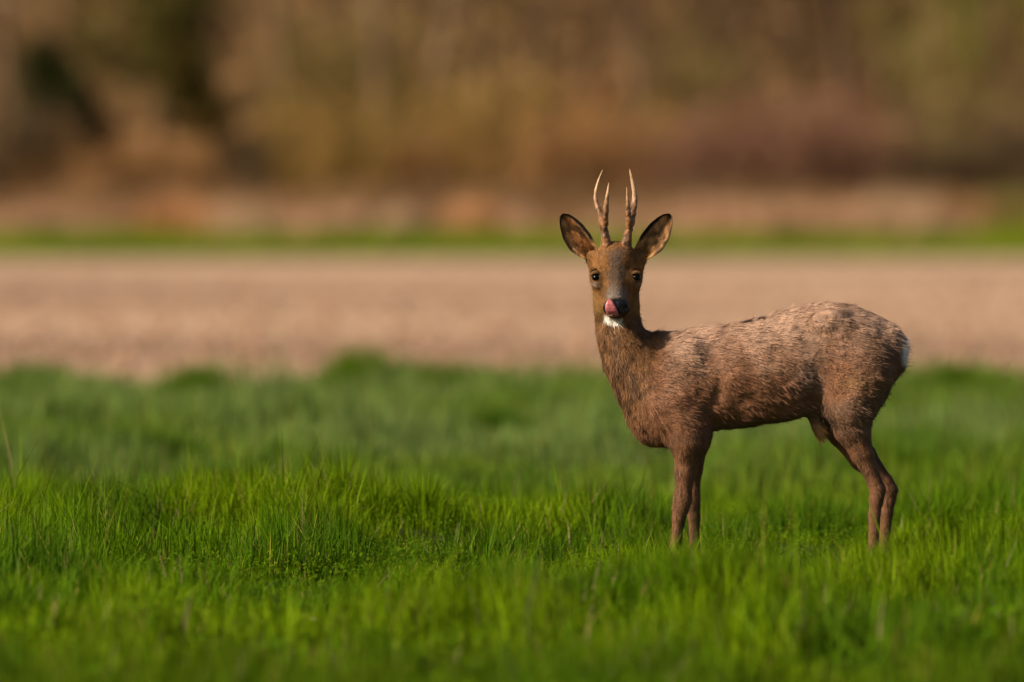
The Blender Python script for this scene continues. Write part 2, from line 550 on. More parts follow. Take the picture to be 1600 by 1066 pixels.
# ------------------------------------------------------------------ dry reeds before the wood
def reed_blades(n, rx, ry, hmin, hmax, col, cx=0.0, cy=0.0, seed=1, tz=0.0):
    r = np.random.default_rng(seed)
    a = r.uniform(0, 2 * np.pi, n)
    q = np.sqrt(r.random(n))
    x = cx + rx * q * np.cos(a)
    y = cy + ry * q * np.sin(a)
    h = r.uniform(hmin, hmax, n) * (1 - 0.3 * q) * (0.7 + 0.5 * vnoise(np.stack([x, y, np.zeros(n)], 1), 0.25, seed))
    c = np.array(col)[None] * r.uniform(0.65, 1.25, n)[:, None]
    V, Q, T, C = blades(x, y, np.zeros(n) + tz, h, r.uniform(0.012, 0.03, n), np.abs(r.normal(0.25, 0.2, n)), r.uniform(0, 6.3, n), r.normal(0, 1, n), c * 0.85, c, 0.3)
    return V, Q, T, C


def undergrowth():
    n = 26000
    x = rng.uniform(-18, 18, n)
    y = rng.uniform(STRIP_Y1 + 7, 207, n)
    p = np.stack([x, y, np.zeros(n)], 1)
    h = (0.35 + 1.3 * fbm(p, 2.0, 251, 2)) * rng.uniform(0.5, 1.1, n)
    c = np.array([0.33, 0.19, 0.085])[None] * rng.uniform(0.6, 1.25, n)[:, None]
    c = mixc(c, np.array([0.20, 0.12, 0.055]), sstep(0.45, 0.65, vnoise(p, 2.2, 262)))
    c = mixc(c, np.array([0.17, 0.17, 0.03]), sstep(10.5, 11.5, x) * 0.7)
    V, Q, T, C = blades(x, y, terrain(x, y), h, rng.uniform(0.02, 0.05, n), np.abs(rng.normal(0.4, 0.25, n)), rng.uniform(0, 6.3, n), rng.normal(0, 1, n), c, c, 0.3)
    o = obj('bramble_undergrowth', np_mesh('bramble_undergrowth', V, [Q, T], C), M_DRY)
    tag(o, 'tangled brown bramble and bracken between the dead reeds and the shrubs', 'undergrowth', kind='stuff')


undergrowth()


def reed_bed():
    n = 30000
    x = rng.uniform(-18, 18, n)
    y = rng.uniform(STRIP_Y1 + 0.5, STRIP_Y1 + 7, n)
    p = np.stack([x, y, np.zeros(n)], 1)
    d = fbm(p, 2.2, 201, 2)
    h = (0.14 + 0.55 * sstep(0.40, 0.72, d)) * rng.uniform(0.5, 1.15, n)
    # the right-hand end stays short and green, as in the photograph
    h *= 1 - 0.6 * sstep(9.3, 10.5, x)
    c = np.array([0.62, 0.39, 0.24])[None] * rng.uniform(0.6, 1.2, n)[:, None]
    c = mixc(c, np.array([0.28, 0.15, 0.07]), sstep(0.5, 0.7, vnoise(p, 1.4, 222)))
    V, Q, T, C = blades(x, y, terrain(x, y), h, rng.uniform(0.015, 0.035, n), np.abs(rng.normal(0.3, 0.25, n)), rng.uniform(0, 6.3, n), rng.normal(0, 1, n), c * 0.85, c, 0.3)
    o = obj('dry_reed_bed', np_mesh('dry_reed_bed', V, [Q, T], C), M_DRY)
    tag(o, 'low straw-coloured dead grass along the foot of the wood', 'dry grass', kind='stuff')


reed_bed()
reed_meshes = []
for k, (c, hm) in enumerate((((0.68, 0.43, 0.27), 1.0), ((0.66, 0.36, 0.17), 1.2), ((0.64, 0.44, 0.28), 1.1))):
    V, Q, T, C = reed_blades(520, 0.62, 0.5, 0.25, hm, c, seed=300 + k)
    me = np_mesh('reed_clump', V, [Q, T], C)
    me.materials.append(M_DRY)
    reed_meshes.append(me)
REEDS = ((55, 0, 1.0), (270, 1, 1.15), (300, 1, 0.9), (385, 2, 1.0), (470, 0, 0.7), (520, 0, 0.85), (545, 2, 0.8), (620, 2, 0.9), (738, 1, 1.05), (800, 0, 0.85), (1105, 0, 1.15), (1140, 0, 1.0), (1210, 0, 1.1), (1245, 0, 0.95), (1300, 0, 0.9), (1335, 0, 1.05), (1390, 2, 1.25), (1440, 2, 0.8))
reed_lab = {0: 'pinkish straw clump of dead reed at the foot of the wood', 1: 'orange-tinted clump of dead reed at the foot of the wood', 2: 'palest cream clump of dead reed at the foot of the wood'}
for k, (u, kind, s) in enumerate(REEDS):
    y = STRIP_Y1 + 0.6 + 1.5 * random.random()
    x = (u - 800) / FPX * y
    o = obj('reed_clump', reed_meshes[kind], None)
    o.location = (x, y, float(terrain(np.array([x]), np.array([y]))[0]) - 0.01)
    o.scale = (s * 1.15, s, s * 1.2)
    o.rotation_euler = (0, 0, random.uniform(0, 6.28))
    tag(o, reed_lab[kind], 'dry reeds', ['pinkish reed clumps', 'orange reed clumps', 'cream reed clumps'][kind])


# ------------------------------------------------------------------ trees and shrubs of the wood
def tube_np(pts, rad, sides=6):
    pts = np.asarray(pts, dtype=float)
    n = len(pts)
    V, F = [], []
    prev = None
    for i in range(n):
        t = pts[min(i + 1, n - 1)] - pts[max(i - 1, 0)]
        t /= np.linalg.norm(t) + 1e-9
        a = np.cross(t, prev if prev is not None else (np.array([0, 1.0, 0]) if abs(t[1]) < 0.9 else np.array([1.0, 0, 0])))
        a = np.cross(a, t) if prev is not None else a
        a /= np.linalg.norm(a) + 1e-9
        prev = a
        b = np.cross(t, a)
        th = np.arange(sides) / sides * 2 * np.pi
        V.append(pts[i] + rad[i] * (np.cos(th)[:, None] * a + np.sin(th)[:, None] * b))
    V = np.concatenate(V)
    i = np.arange(n - 1)[:, None] * sides
    j = np.arange(sides)[None]
    j2 = (j + 1) % sides
    F = np.stack([i + j, i + j2, i + sides + j2, i + sides + j], -1).reshape(-1, 4)
    return V, F


def join_tubes(lst):
    off, Vs, Fs = 0, [], []
    for V, F in lst:
        Vs.append(V); Fs.append(F + off); off += len(V)
    return np.concatenate(Vs), np.concatenate(Fs)


def branch_path(r, p0, d, L, seg, wob, up):
    pts = [np.array(p0, float)]
    d = np.array(d, float)
    for s in range(seg):
        d = d + r.normal(0, wob, 3) + np.array([0, 0, up])
        d /= np.linalg.norm(d)
        pts.append(pts[-1] + d * L / seg)
    return np.array(pts), d


def twig_cards(r, centers, dirs, n, spread, L, W, col, var):
    """small leaf or twig faces spread round branch ends"""
    idx = r.integers(0, len(centers), n)
    c = centers[idx] + r.normal(0, spread, (n, 3))
    d = dirs[idx] * 0.6 + r.normal(0, 0.7, (n, 3))
    d /= np.linalg.norm(d, axis=1)[:, None]
    s = np.cross(d, r.normal(0, 1, (n, 3)))
    s /= np.linalg.norm(s, axis=1)[:, None]
    l_ = r.uniform(0.5, 1.3, n)[:, None] * L
    w_ = r.uniform(0.6, 1.3, n)[:, None] * W
    V = np.empty((n, 4, 3), dtype=np.float32)
    V[:, 0] = c
    V[:, 1] = c + d * l_ * 0.5 + s * w_ * 0.5
    V[:, 2] = c + d * l_
    V[:, 3] = c + d * l_ * 0.5 - s * w_ * 0.5
    cc = np.array(col)[None] * r.uniform(1 - var, 1 + var, n)[:, None]
    cc = cc * (1 + r.normal(0, 0.08, (n, 3)))
    C = np.repeat(cc[:, None, :], 4, 1).clip(0, 1)
    Q = (np.arange(n) * 4)[:, None] + np.array([[0, 1, 2, 3]])
    return V.reshape(-1, 3), Q, C.reshape(-1, 3)


def tree_meshes(name, seed, H, R, first, nlimb, ntwig, bark, leaf, L, W, limb_len, lean=(0, 0), var=0.35, up=0.05, spread=0.22):
    r = np.random.default_rng(seed)
    pts, _ = branch_path(r, (0, 0, -0.15), (lean[0], lean[1], 1), H, 9, 0.06, 0.04)
    rad = np.linspace(R, R * 0.18, len(pts))
    rad[0] *= 1.35
    tubes = [tube_np(pts, rad, 8)]
    ends, dirs = [], []
    for k in range(nlimb):
        t = first + (0.98 - first) * (k + r.random()) / nlimb
        i = min(int(t * 9), 8)
        f = t * 9 - i
        p0 = pts[i] * (1 - f) + pts[i + 1] * f
        a = k * 2.4 + r.uniform(-0.5, 0.5)
        el = r.uniform(0.15, 0.9)
        d = (math.cos(a) * math.cos(el), math.sin(a) * math.cos(el), math.sin(el))
        ll = limb_len * (1.15 - 0.75 * t) * r.uniform(0.7, 1.25)
        bp, d1 = branch_path(r, p0, d, ll, 5, 0.22, up)
        rr = max(R * 0.38 * (1 - 0.7 * t), 0.012)
        tubes.append(tube_np(bp, np.linspace(rr, rr * 0.25, 6), 5))
        for q in range(2, 6):
            ends.append(bp[q]); dirs.append(bp[q] - bp[q - 1])
            for _ in range(2):
                sp, d2 = branch_path(r, bp[q], r.normal(0, 1, 3) + np.array(d1) * 0.8, ll * 0.35, 3, 0.25, up)
                tubes.append(tube_np(sp, np.linspace(rr * 0.35, rr * 0.1, 4), 4))
                for e in sp[1:]:
                    ends.append(e); dirs.append(sp[-1] - sp[0])
    V, F = join_tubes(tubes)
    tc = np.array(bark)[None] * (0.85 + 0.3 * r.random((len(V), 1)))
    tm = np_mesh(name + '_trunk', V, [F], tc, smooth=True)
    tm.materials.append(M_BARK)
    ends = np.array(ends)
    dirs = np.array(dirs)
    dirs = dirs / (np.linalg.norm(dirs, axis=1)[:, None] + 1e-6)
    V, Q, C = twig_cards(r, ends, dirs, ntwig, spread, L, W, leaf, var)
    cm = np_mesh(name + '_crown', V, [Q], C)
    cm.materials.append(M_LEAF)
    return tm, cm


def shrub_meshes(name, seed, H, RX, nstem, ntwig, bark, leaf, L, W, var=0.35, spread=0.16):
    r = np.random.default_rng(seed)
    tubes, ends, dirs = [], [], []
    for k in range(nstem):
        a = k * 2.4 + r.uniform(-0.4, 0.4)
        q = math.sqrt((k + 0.5) / nstem)
        b = (0.25 * RX * q * math.cos(a), 0.25 * RX * q * math.sin(a), -0.1)
        d = (q * RX / H * math.cos(a) * 0.9, q * RX / H * math.sin(a) * 0.9, 1)
        hh = H * r.uniform(0.7, 1.05) * (1.05 - 0.35 * q)
        bp, d1 = branch_path(r, b, d, hh, 6, 0.16, 0.02)
        tubes.append(tube_np(bp, np.linspace(0.035, 0.008, 7), 5))
        for _ in range(7):
            aa, qq = r.uniform(0, 6.28), RX * 0.85 * math.sqrt(r.random())
            ends.append(np.array([qq * math.cos(aa), qq * math.sin(aa), H * 0.42 * r.random()])); dirs.append(np.array([0.3 * math.cos(aa), 0.3 * math.sin(aa), 1]))
        for i in range(1, 7):
            ends.append(bp[i]); dirs.append(bp[i] - bp[i - 1])
            for _ in range(2):
                sp, d2 = branch_path(r, bp[i], r.normal(0, 1, 3) + np.array([0, 0, 0.5]), RX * 0.45, 3, 0.25, 0.05)
                tubes.append(tube_np(sp, np.linspace(0.014, 0.004, 4), 4))
                for e in sp[1:]:
                    ends.append(e); dirs.append(sp[-1] - sp[0])
    V, F = join_tubes(tubes)
    tm = np_mesh(name + '_stems', V, [F], np.array(bark)[None] * (0.85 + 0.3 * r.random((len(V), 1))), smooth=True)
    tm.materials.append(M_BARK)
    ends = np.array(ends)
    dirs = np.array(dirs)
    dirs = dirs / (np.linalg.norm(dirs, axis=1)[:, None] + 1e-6)
    V, Q, C = twig_cards(r, ends, dirs, ntwig, spread, L, W, leaf, var)
    cm = np_mesh(name + '_crown', V, [Q], C)
    cm.materials.append(M_LEAF)
    return tm, cm


PALE, GREYB, DARKB = (0.20, 0.135, 0.08), (0.20, 0.13, 0.075), (0.05, 0.032, 0.02)
KIND = {
    'bare_tree': tree_meshes('bare_tree', 1, 11, 0.24, 0.18, 22, 3600, GREYB, (0.25, 0.155, 0.077), 0.30, 0.035, 3.4),
    'pale_tree': tree_meshes('pale_tree', 2, 12, 0.27, 0.35, 16, 2400, (0.23, 0.155, 0.09), (0.27, 0.175, 0.078), 0.30, 0.035, 3.0),
    'ivy_tree': tree_meshes('ivy_tree', 3, 9.0, 0.25, 0.30, 22, 11000, DARKB, (0.10, 0.085, 0.016), 0.19, 0.14, 2.6, spread=0.26),
    'dark_evergreen': tree_meshes('dark_evergreen', 4, 5.6, 0.16, 0.12, 30, 14000, DARKB, (0.042, 0.048, 0.009), 0.20, 0.14, 1.7, spread=0.2),
    'leaning_tree': tree_meshes('leaning_tree', 5, 6.0, 0.22, 0.45, 12, 7000, DARKB, (0.070, 0.050, 0.006), 0.19, 0.13, 1.5, lean=(-0.42, 0.0), spread=0.22),
    'budding_tree': tree_meshes('budding_tree', 6, 9.5, 0.20, 0.15, 24, 5200, GREYB, (0.22, 0.23, 0.026), 0.12, 0.08, 3.0, spread=0.26),
    'brown_shrub': shrub_meshes('brown_shrub', 7, 3.0, 1.5, 16, 5200, GREYB, (0.40, 0.215, 0.080), 0.16, 0.06),
    'yellow_shrub': shrub_meshes('yellow_shrub', 8, 3.6, 1.7, 18, 6200, GREYB, (0.38, 0.245, 0.065), 0.15, 0.07),
    'red_shrub': shrub_meshes('red_shrub', 9, 3.2, 1.7, 18, 5600, (0.10, 0.05, 0.035), (0.33, 0.175, 0.105), 0.18, 0.05),
    'olive_shrub': shrub_meshes('olive_shrub', 10, 4.2, 1.7, 18, 6000, GREYB, (0.26, 0.195, 0.062), 0.14, 0.07),
    'shadowy_shrub': shrub_meshes('shadowy_shrub', 12, 3.0, 1.5, 18, 5600, DARKB, (0.15, 0.10, 0.048), 0.14, 0.08),  # dim twig colour; at the right-hand end it paints in the wood's shadows
}
INFO = {
    'bare_tree': ('tree', 'bare brown tree with fine leafless twigs in the wood', 'bare brown trees of the wood'),
    'pale_tree': ('tree', 'bare tree with a pale straight trunk at the wood edge', 'pale trunked trees at the wood edge'),
    'ivy_tree': ('tree', 'dark olive tree clad in ivy rising behind the brown brush', None),
    'dark_evergreen': ('tree', 'blackish green evergreen showing above the orange-brown brush', None),
    'leaning_tree': ('tree', 'small dark tree leaning over with an olive head of leaves', None),
    'budding_tree': ('tree', 'tree with fresh yellow-green buds among bare brown trees', 'budding green trees'),
    'brown_shrub': ('shrub', 'orange-brown leafless shrub behind the dead reeds', 'orange-brown shrubs'),
    'yellow_shrub': ('shrub', 'tall yellow-brown shrub at the wood edge', 'yellow-brown shrubs'),
    'red_shrub': ('shrub', 'reddish brown twiggy shrub behind the dead reeds', 'reddish brown shrubs'),
    'olive_shrub': ('shrub', 'dull olive shrub standing taller than the brown brush', 'dull olive shrubs'),
    'shadowy_shrub': ('shrub', 'dark shadowy brown shrub low at the wood edge', 'dark shrubs at the wood edge'),
}


def place(kind, u, d, s=1.0, sx=None, rz=None, label=None):
    x = (u - 800) / FPX * d
    z = float(terrain(np.array([x]), np.array([d]))[0])
    name = {'bare_tree': 'bare_tree', 'pale_tree': 'pale_trunked_tree', 'shadowy_shrub': 'dark_shrub'}.get(kind, kind)
    e = empty(name, (x, d, z))
    e.rotation_euler = (0, 0, random.uniform(0, 6.28) if rz is None else rz)
    e.scale = (sx or s, sx or s, s)
    cat, lab, grp = INFO[kind]
    tag(e, label or lab, cat, grp)
    tm, cm = KIND[kind]
    t = bpy.data.objects.new('trunk' if cat == 'tree' else 'stems', tm)
    c = bpy.data.objects.new('crown', cm)
    for o in (t, c):
        COL.objects.link(o)
        o.parent = e
    return e


# left part
place('dark_evergreen', 105, 208.5, 0.74, 0.85)
place('ivy_tree', 250, 210.5, 0.95, 0.80)
place('leaning_tree', 384, 208.5, 0.72, rz=0.0)
place('pale_tree', 28, 214, 1.0, rz=1.0, label='bare tree with a pale trunk beside the blackish evergreen')
place('bare_tree', -30, 220, 1.0)
place('shadowy_shrub', 0, 207, 1.25, label='tall dark shrub at the foot of the pale trunk beside the evergreen')
place('shadowy_shrub', 392, 207, 0.75, 0.5, label='narrow dark shrub at the foot of the small leaning tree')
for u, d, s, lab in ((60, 206.5, 0.78, 'orange-brown shrub between the tall dark shrub and the evergreen'), (150, 206, 0.8, 'orange-brown shrub standing in front of the blackish evergreen'),
                     (215, 206.5, 0.82, 'orange-brown shrub between the evergreen and the ivy-clad tree'), (280, 206.5, 0.82, 'orange-brown shrub in front of the ivy-clad tree, behind orange reeds'),
                     (330, 209, 0.75, 'low orange-brown shrub under the head of the leaning tree')):
    place('brown_shrub', u, d, s, label=lab)
# middle
place('pale_tree', 590, 216, 1.0, rz=2.2, label='one of two pale trunks side by side above yellow-brown shrubs')
place('pale_tree', 672, 214, 1.05, rz=4.0, label='one of two pale trunks side by side above yellow-brown shrubs')
for u, d, s, lab in ((455, 209, 0.85, 'smallest yellow-brown shrub, next to the small leaning tree'), (520, 208, 1.0, 'yellow-brown shrub in front of two dull olive shrubs'),
                     (590, 207.5, 0.9, 'yellow-brown shrub at the foot of a pale trunk'), (715, 211, 1.05, 'yellow-brown shrub rising behind a small dark bush'), (800, 210, 1.1, 'tallest yellow-brown shrub, next to orange-brown brush')):
    place('yellow_shrub', u, d, s, label=lab)
place('olive_shrub', 500, 219, 1.15, label='one of two dull olive shrubs behind the yellow-brown shrubs')
place('olive_shrub', 560, 222, 1.2, label='one of two dull olive shrubs behind the yellow-brown shrubs')
place('olive_shrub', 1090, 216, 1.2, label='dull olive shrub behind the reddish brown shrubs')
place('shadowy_shrub', 690, 206, 0.42, 0.3, label='smallest dark bush, low beside an orange reed clump')
for u, d, s, lab in ((655, 207, 0.85, 'orange-brown shrub at the foot of the thicker pale trunk'), (860, 207, 0.95, 'orange-brown shrub beside the tallest yellow-brown shrub'),
                     (930, 209, 1.2, 'tallest orange-brown shrub, rising behind the antlers of the roebuck'), (990, 208, 1.05, 'orange-brown shrub beside the smallest reddish brown shrub')):
    place('brown_shrub', u, d, s, label=lab)
# right
for u, d, s, lab in ((1060, 207, 0.85, 'reddish brown shrub beside orange-brown brush, before a dull olive shrub'), (1150, 208, 1.0, 'reddish brown shrub amid others, behind pinkish reed clumps'), (1225, 207, 1.05, 'reddish brown shrub amid others, behind pinkish reed clumps'),
                     (1290, 208, 1.1, 'reddish brown shrub amid others, behind pinkish reed clumps'), (1350, 207, 0.85, 'reddish brown shrub behind the palest reed clump, next to dark shrubs')):
    place('red_shrub', u, d, s, label=lab)
place('budding_tree', 1445, 217, 1.0, 0.6, label='slender tree with fresh yellow-green buds behind the dark shrubs')
place('budding_tree', 1575, 222, 1.05, 0.8, label='broader olive-green budding tree behind the dark shrubs')
place('olive_shrub', 1500, 212, 1.0, label='dull olive shrub between the two budding trees')
for u, d, s, lab in ((1430, 206.5, 0.9, 'shrub darkened as shade in front of the slender budding tree'), (1500, 207, 0.7, 'low dark shrub in front of the dull olive shrub'),
                     (1560, 206.5, 0.9, 'shrub darkened as shade in front of the broader budding tree'), (1625, 207, 1.1, 'large dark shrub where the reeds give way to grass')):
    place('shadowy_shrub', u, d, s, label=lab)
for u, d, s in ((90, 236, 1.0), (330, 232, 1.0), (440, 226, 1.0), (520, 240, 1.1), (760, 226, 1.0), (850, 220, 1.0), (920, 234, 1.1), (1000, 222, 1.0), (1090, 230, 1.0), (1170, 222, 1.0), (1250, 232, 1.05), (1320, 222, 1.0), (1390, 236, 1.1), (1520, 236, 1.1), (1660, 225, 1.0), (-90, 228, 1.0)):
    place('bare_tree', u, d, s)


def deep_wood():
    """the mass of twigs and stems farther up the slope, too dense to tell apart"""
    n = 70000
    y = rng.uniform(228, 330, n)
    x = rng.uniform(-1, 1, n) * (y * 0.062 + 10)
    p = np.stack([x, y, np.zeros(n)], 1)
    base = terrain(x, y)
    top = 4 + 7 * fbm(p, 6, 401, 2)
    z = base + rng.random(n) * top
    p3 = np.stack([x, y, z], 1)
    k = fbm(p3, 1.8, 411, 2) > 0.45
    c0 = p3[k]
    n = len(c0)
    d = rng.normal(0, 0.6, (n, 3)) + np.array([0, 0, 0.7])
    d /= np.linalg.norm(d, axis=1)[:, None]
    s = np.cross(d, rng.normal(0, 1, (n, 3)))
    s /= np.linalg.norm(s, axis=1)[:, None]
    L = rng.uniform(0.4, 1.0, n)[:, None]
    W = rng.uniform(0.08, 0.2, n)[:, None]
    V = np.stack([c0, c0 + d * L * 0.5 + s * W, c0 + d * L, c0 + d * L * 0.5 - s * W], 1)
    c = np.array([0.26, 0.165, 0.08])[None] * rng.uniform(0.6, 1.3, n)[:, None]
    c = mixc(c, np.array([0.24, 0.18, 0.062]), sstep(0.45, 0.65, vnoise(c0, 5, 431)))
    C = np.repeat(c[:, None, :], 4, 1)
    Q = (np.arange(n) * 4)[:, None] + np.array([[0, 1, 2, 3]])
    o = obj('distant_woodland', np_mesh('distant_woodland', V.reshape(-1, 3), [Q], C.reshape(-1, 3)), M_LEAF)
    tag(o, 'brown leafless woodland filling the slope behind the nearer trees', 'woodland', kind='stuff')


deep_wood()


# ------------------------------------------------------------------ the roebuck
# modelled in photograph pixels (u right, v down, depth y away from the camera) at K pixels per metre
GROUND_V = HORIZON + CAM_H * K
ROOT_U = 1200.0
deer = empty('roe_deer', ((ROOT_U - 800) / K, DEER_D, 0.0))
tag(deer, 'brown roebuck with forked antlers licking its nose in the green meadow', 'deer')


def loc(P):
    """(u, y, v) pixel space -> metres in the deer's own frame"""
    P = np.asarray(P, dtype=float)
    return np.stack([(P[..., 0] - ROOT_U) / K, P[..., 1] / K, (GROUND_V - P[..., 2]) / K], -1)


STEP = 2.4
U0, U1, Y0, Y1, V0, V1 = 905.0, 1428.0, -84.0, 84.0, 376.0, 914.0
gu = np.arange(U0, U1, STEP, dtype=np.float32)
gyy = np.arange(Y0, Y1, STEP, dtype=np.float32)
gv = np.arange(V0, V1, STEP, dtype=np.float32)
SH = (len(gu), len(gyy), len(gv))
BIG = 60.0


def box_of(lo, hi, pad):
    s = []
    for g, a, b in zip((gu, gyy, gv), lo, hi):
        i0 = max(0, int((a - pad - g[0]) / STEP))
        i1 = min(len(g), int((b + pad - g[0]) / STEP) + 2)
        s.append(slice(i0, i1))
    return tuple(s)


def grid_of(s):
    return np.meshgrid(gu[s[0]], gyy[s[1]], gv[s[2]], indexing='ij', sparse=True)


def smin(a, b, k):
    h = np.clip(0.5 + 0.5 * (b - a) / k, 0, 1)
    return b + (a - b) * h - k * h * (1 - h)


def cone(D, a, b, ra, rb, k, sq=(1, 1, 1)):
    """tapered capsule joined smoothly into D"""
    a = np.array(a, np.float32); b = np.array(b, np.float32)
    lo, hi = np.minimum(a, b) - max(ra, rb), np.maximum(a, b) + max(ra, rb)
    s = box_of(lo, hi, k + 22)
    X, Y, Z = grid_of(s)
    d = b - a
    L2 = float((d * d).sum()) + 1e-6
    t = np.clip(((X - a[0]) * d[0] + (Y - a[1]) * d[1] + (Z - a[2]) * d[2]) / L2, 0, 1)
    q = np.sqrt(((X - a[0] - t * d[0]) / sq[0]) ** 2 + ((Y - a[1] - t * d[1]) / sq[1]) ** 2 + ((Z - a[2] - t * d[2]) / sq[2]) ** 2)
    D[s] = smin(D[s], q - (ra + (rb - ra) * t), k)


def ellipsoid(D, c, r, k, axes=None, sub=False):
    c = np.array(c, np.float32)
    m = max(r)
    s = box_of(c - m, c + m, k + 22)
    X, Y, Z = grid_of(s)
    X, Y, Z = X - c[0], Y - c[1], Z - c[2]
    if axes is not None:
        A = np.array(axes, np.float32)
        X, Y, Z = A[0, 0] * X + A[0, 1] * Y + A[0, 2] * Z, A[1, 0] * X + A[1, 1] * Y + A[1, 2] * Z, A[2, 0] * X + A[2, 1] * Y + A[2, 2] * Z
    k0 = np.sqrt((X / r[0]) ** 2 + (Y / r[1]) ** 2 + (Z / r[2]) ** 2)
    k1 = np.sqrt((X / r[0] ** 2) ** 2 + (Y / r[1] ** 2) ** 2 + (Z / r[2] ** 2) ** 2) + 1e-6
    d = k0 * (k0 - 1) / k1
    if sub:
        D[s] = -smin(-D[s], d, k)
    else:
        D[s] = smin(D[s], d, k)


def blank():
    return np.full(SH, BIG, dtype=np.float32)


# --- trunk from the photograph's back and belly lines (coat thickness taken off)
TR = np.array([  # u, top, bottom, half width
    [986, 590, 640, 18], [994, 560, 668, 30], [1010, 528, 683, 40], [1035, 519, 694, 47], [1060, 516, 698, 51], [1085, 514, 692, 53],
    [1110, 510, 674, 55], [1150, 503, 668, 58], [1200, 492, 665, 60], [1240, 482, 657, 57], [1265, 476, 647, 55], [1290, 473, 640, 53],
    [1315, 473, 636, 52], [1340, 478, 630, 50], [1362, 487, 622, 46], [1382, 500, 610, 39], [1398, 518, 592, 29], [1408, 540, 572, 16]], dtype=np.float32)
body = blank()
s = box_of((984, -66, 460), (1412, 66, 705), 22)
X, Y, Z = grid_of(s)
fine_u = np.linspace(984, 1410, 300)


def sm_interp(col):
    y = np.interp(fine_u, TR[:, 0], TR[:, col])
    kk = np.hanning(17); kk /= kk.sum()
    yp = np.pad(y, 8, mode='edge')
    return np.convolve(yp, kk, 'valid')


top, bot, hw = (np.interp(X, fine_u, sm_interp(c)) for c in (1, 2, 3))
cz, hh = (top + bot) / 2, np.maximum((bot - top) / 2, 6)
tt = (Z - cz) / hh               # -1 back, +1 belly
wloc = hw * (1 - 0.22 * np.clip(-tt, 0, 1) - 0.10 * np.clip(tt, 0, 1))
rr = np.sqrt((np.abs(Y) / wloc) ** 2.2 + np.abs(tt) ** 2.2)
dtr = (rr ** (1 / 1.1) - 1) * np.minimum(wloc, hh) * 0.9
endcap = np.maximum(986 - X, X - 1408)
body[s] = np.minimum(body[s], np.maximum(dtr, endcap).astype(np.float32))
# withers and shoulder blade muscles, chest, haunch muscles
for sd in (-1, 1):
    ellipsoid(body, (1058, 36 * sd, 600), (34, 22, 74), 22, axes=[[0.96, 0, 0.28], [0, 1, 0], [-0.28, 0, 0.96]])
    cone(body, (1040, 34 * sd, 640), (1074, 40 * sd, 686), 34, 27, 20)
    ellipsoid(body, (1330, 30 * sd, 572), (52, 26, 72), 26, axes=[[0.95, 0, -0.3], [0, 1, 0], [0.3, 0, 0.95]])
    ellipsoid(body, (1292, 42 * sd, 505), (24, 12, 18), 22)      # point of the hip
for sd in (-1, 1):
    ellipsoid(body, (1097, 38 * sd, 678), (13, 12, 17), 10)           # point of the elbow
ellipsoid(body, (1024, 0, 676), (26, 26, 17), 14)                 # brisket
ellipsoid(body, (1394, 0, 548), (20, 30, 38), 20)                # rump
# neck
NECK = [((1030, 2, 632), 58), ((1008, 0, 596), 48), ((984, -2, 562), 39.5), ((969, -2, 525), 33), ((964.5, 4, 492), 31), ((963, 10, 458), 30)]
for (a, ra), (b, rb) in zip(NECK[:-1], NECK[1:]):
    cone(body, a, b, ra, rb, 16)
cone(body, (1050, 0, 548), (990, 6, 548), 20, 20, 16)          # crest of the neck to the withers
# head: axis f points to the nose, u is the head's own up, seen nearly from the front
HC = np.array([962.5, -16.0, 432.0])
fv = np.array([0, -0.60, 0.80])       # v grows downwards
uv = np.array([0, -0.80, -0.60])


def hp(a, b, c):
    return HC + fv * a + uv * b + np.array([c, 0, 0])


HA = [[1, 0, 0], list(fv), list(uv)]
ellipsoid(body, hp(-20, -6, 0), (39, 42, 36), 10, axes=HA)                   # braincase
ellipsoid(body, hp(-26, 14, 0), (26, 24, 20), 14, axes=HA)                    # forehead between the antlers
for sd in (-1, 1):
    ellipsoid(body, hp(1, -4, 26 * sd), (15, 20, 19), 9, axes=HA)            # brow and eye socket
    ellipsoid(body, hp(15, -33, 21 * sd), (13.5, 36, 21), 14, axes=HA)          # cheek
    cone(body, hp(-24, 8, 17 * sd), hp(-42, 22, 15.5 * sd), 10, 7.5, 6)       # antler pedicle
    cone(body, hp(-22, -4, 24 * sd), hp(-32, 4, 36 * sd), 15, 12, 12)        # ear root
cone(body, hp(-4, -6, 0), hp(50, -9, 0), 27, 19, 9, sq=(0.88, 1, 1))        # bridge and muzzle
ellipsoid(body, hp(57, -7, 0), (21, 13, 14), 8, axes=HA)                      # nose end
cone(body, hp(0, -40, 0), hp(50, -29, 0), 22, 10.5, 12)                       # lower jaw and chin
for sd in (-1, 1):
    ellipsoid(body, hp(1, 7, 33 * sd), (8, 8.5, 8), 4, sub=True)              # eye hollow
for sd in (-1, 1):
    ellipsoid(body, (1118, 62 * sd, 628), (10, 12, 46), 12, axes=[[0.98, 0, 0.2], [0, 1, 0], [-0.2, 0, 0.98]], sub=True)
    ellipsoid(body, (1284, 58 * sd, 612), (9, 10, 34), 12, axes=[[0.94, 0, -0.34], [0, 1, 0], [0.34, 0, 0.94]], sub=True)
# groin tuft
cone(body, (1268, 0, 640), (1280, -4, 672), 13, 8, 10)
cone(body, (1280, -4, 670), (1283, -4, 682), 7, 2.5, 4)


def leg(chain, k):
    D = blank()
    for (a, ra), (b, rb) in zip(chain[:-1], chain[1:]):
        cone(D, a, b, ra, rb, 5)
    return D, k


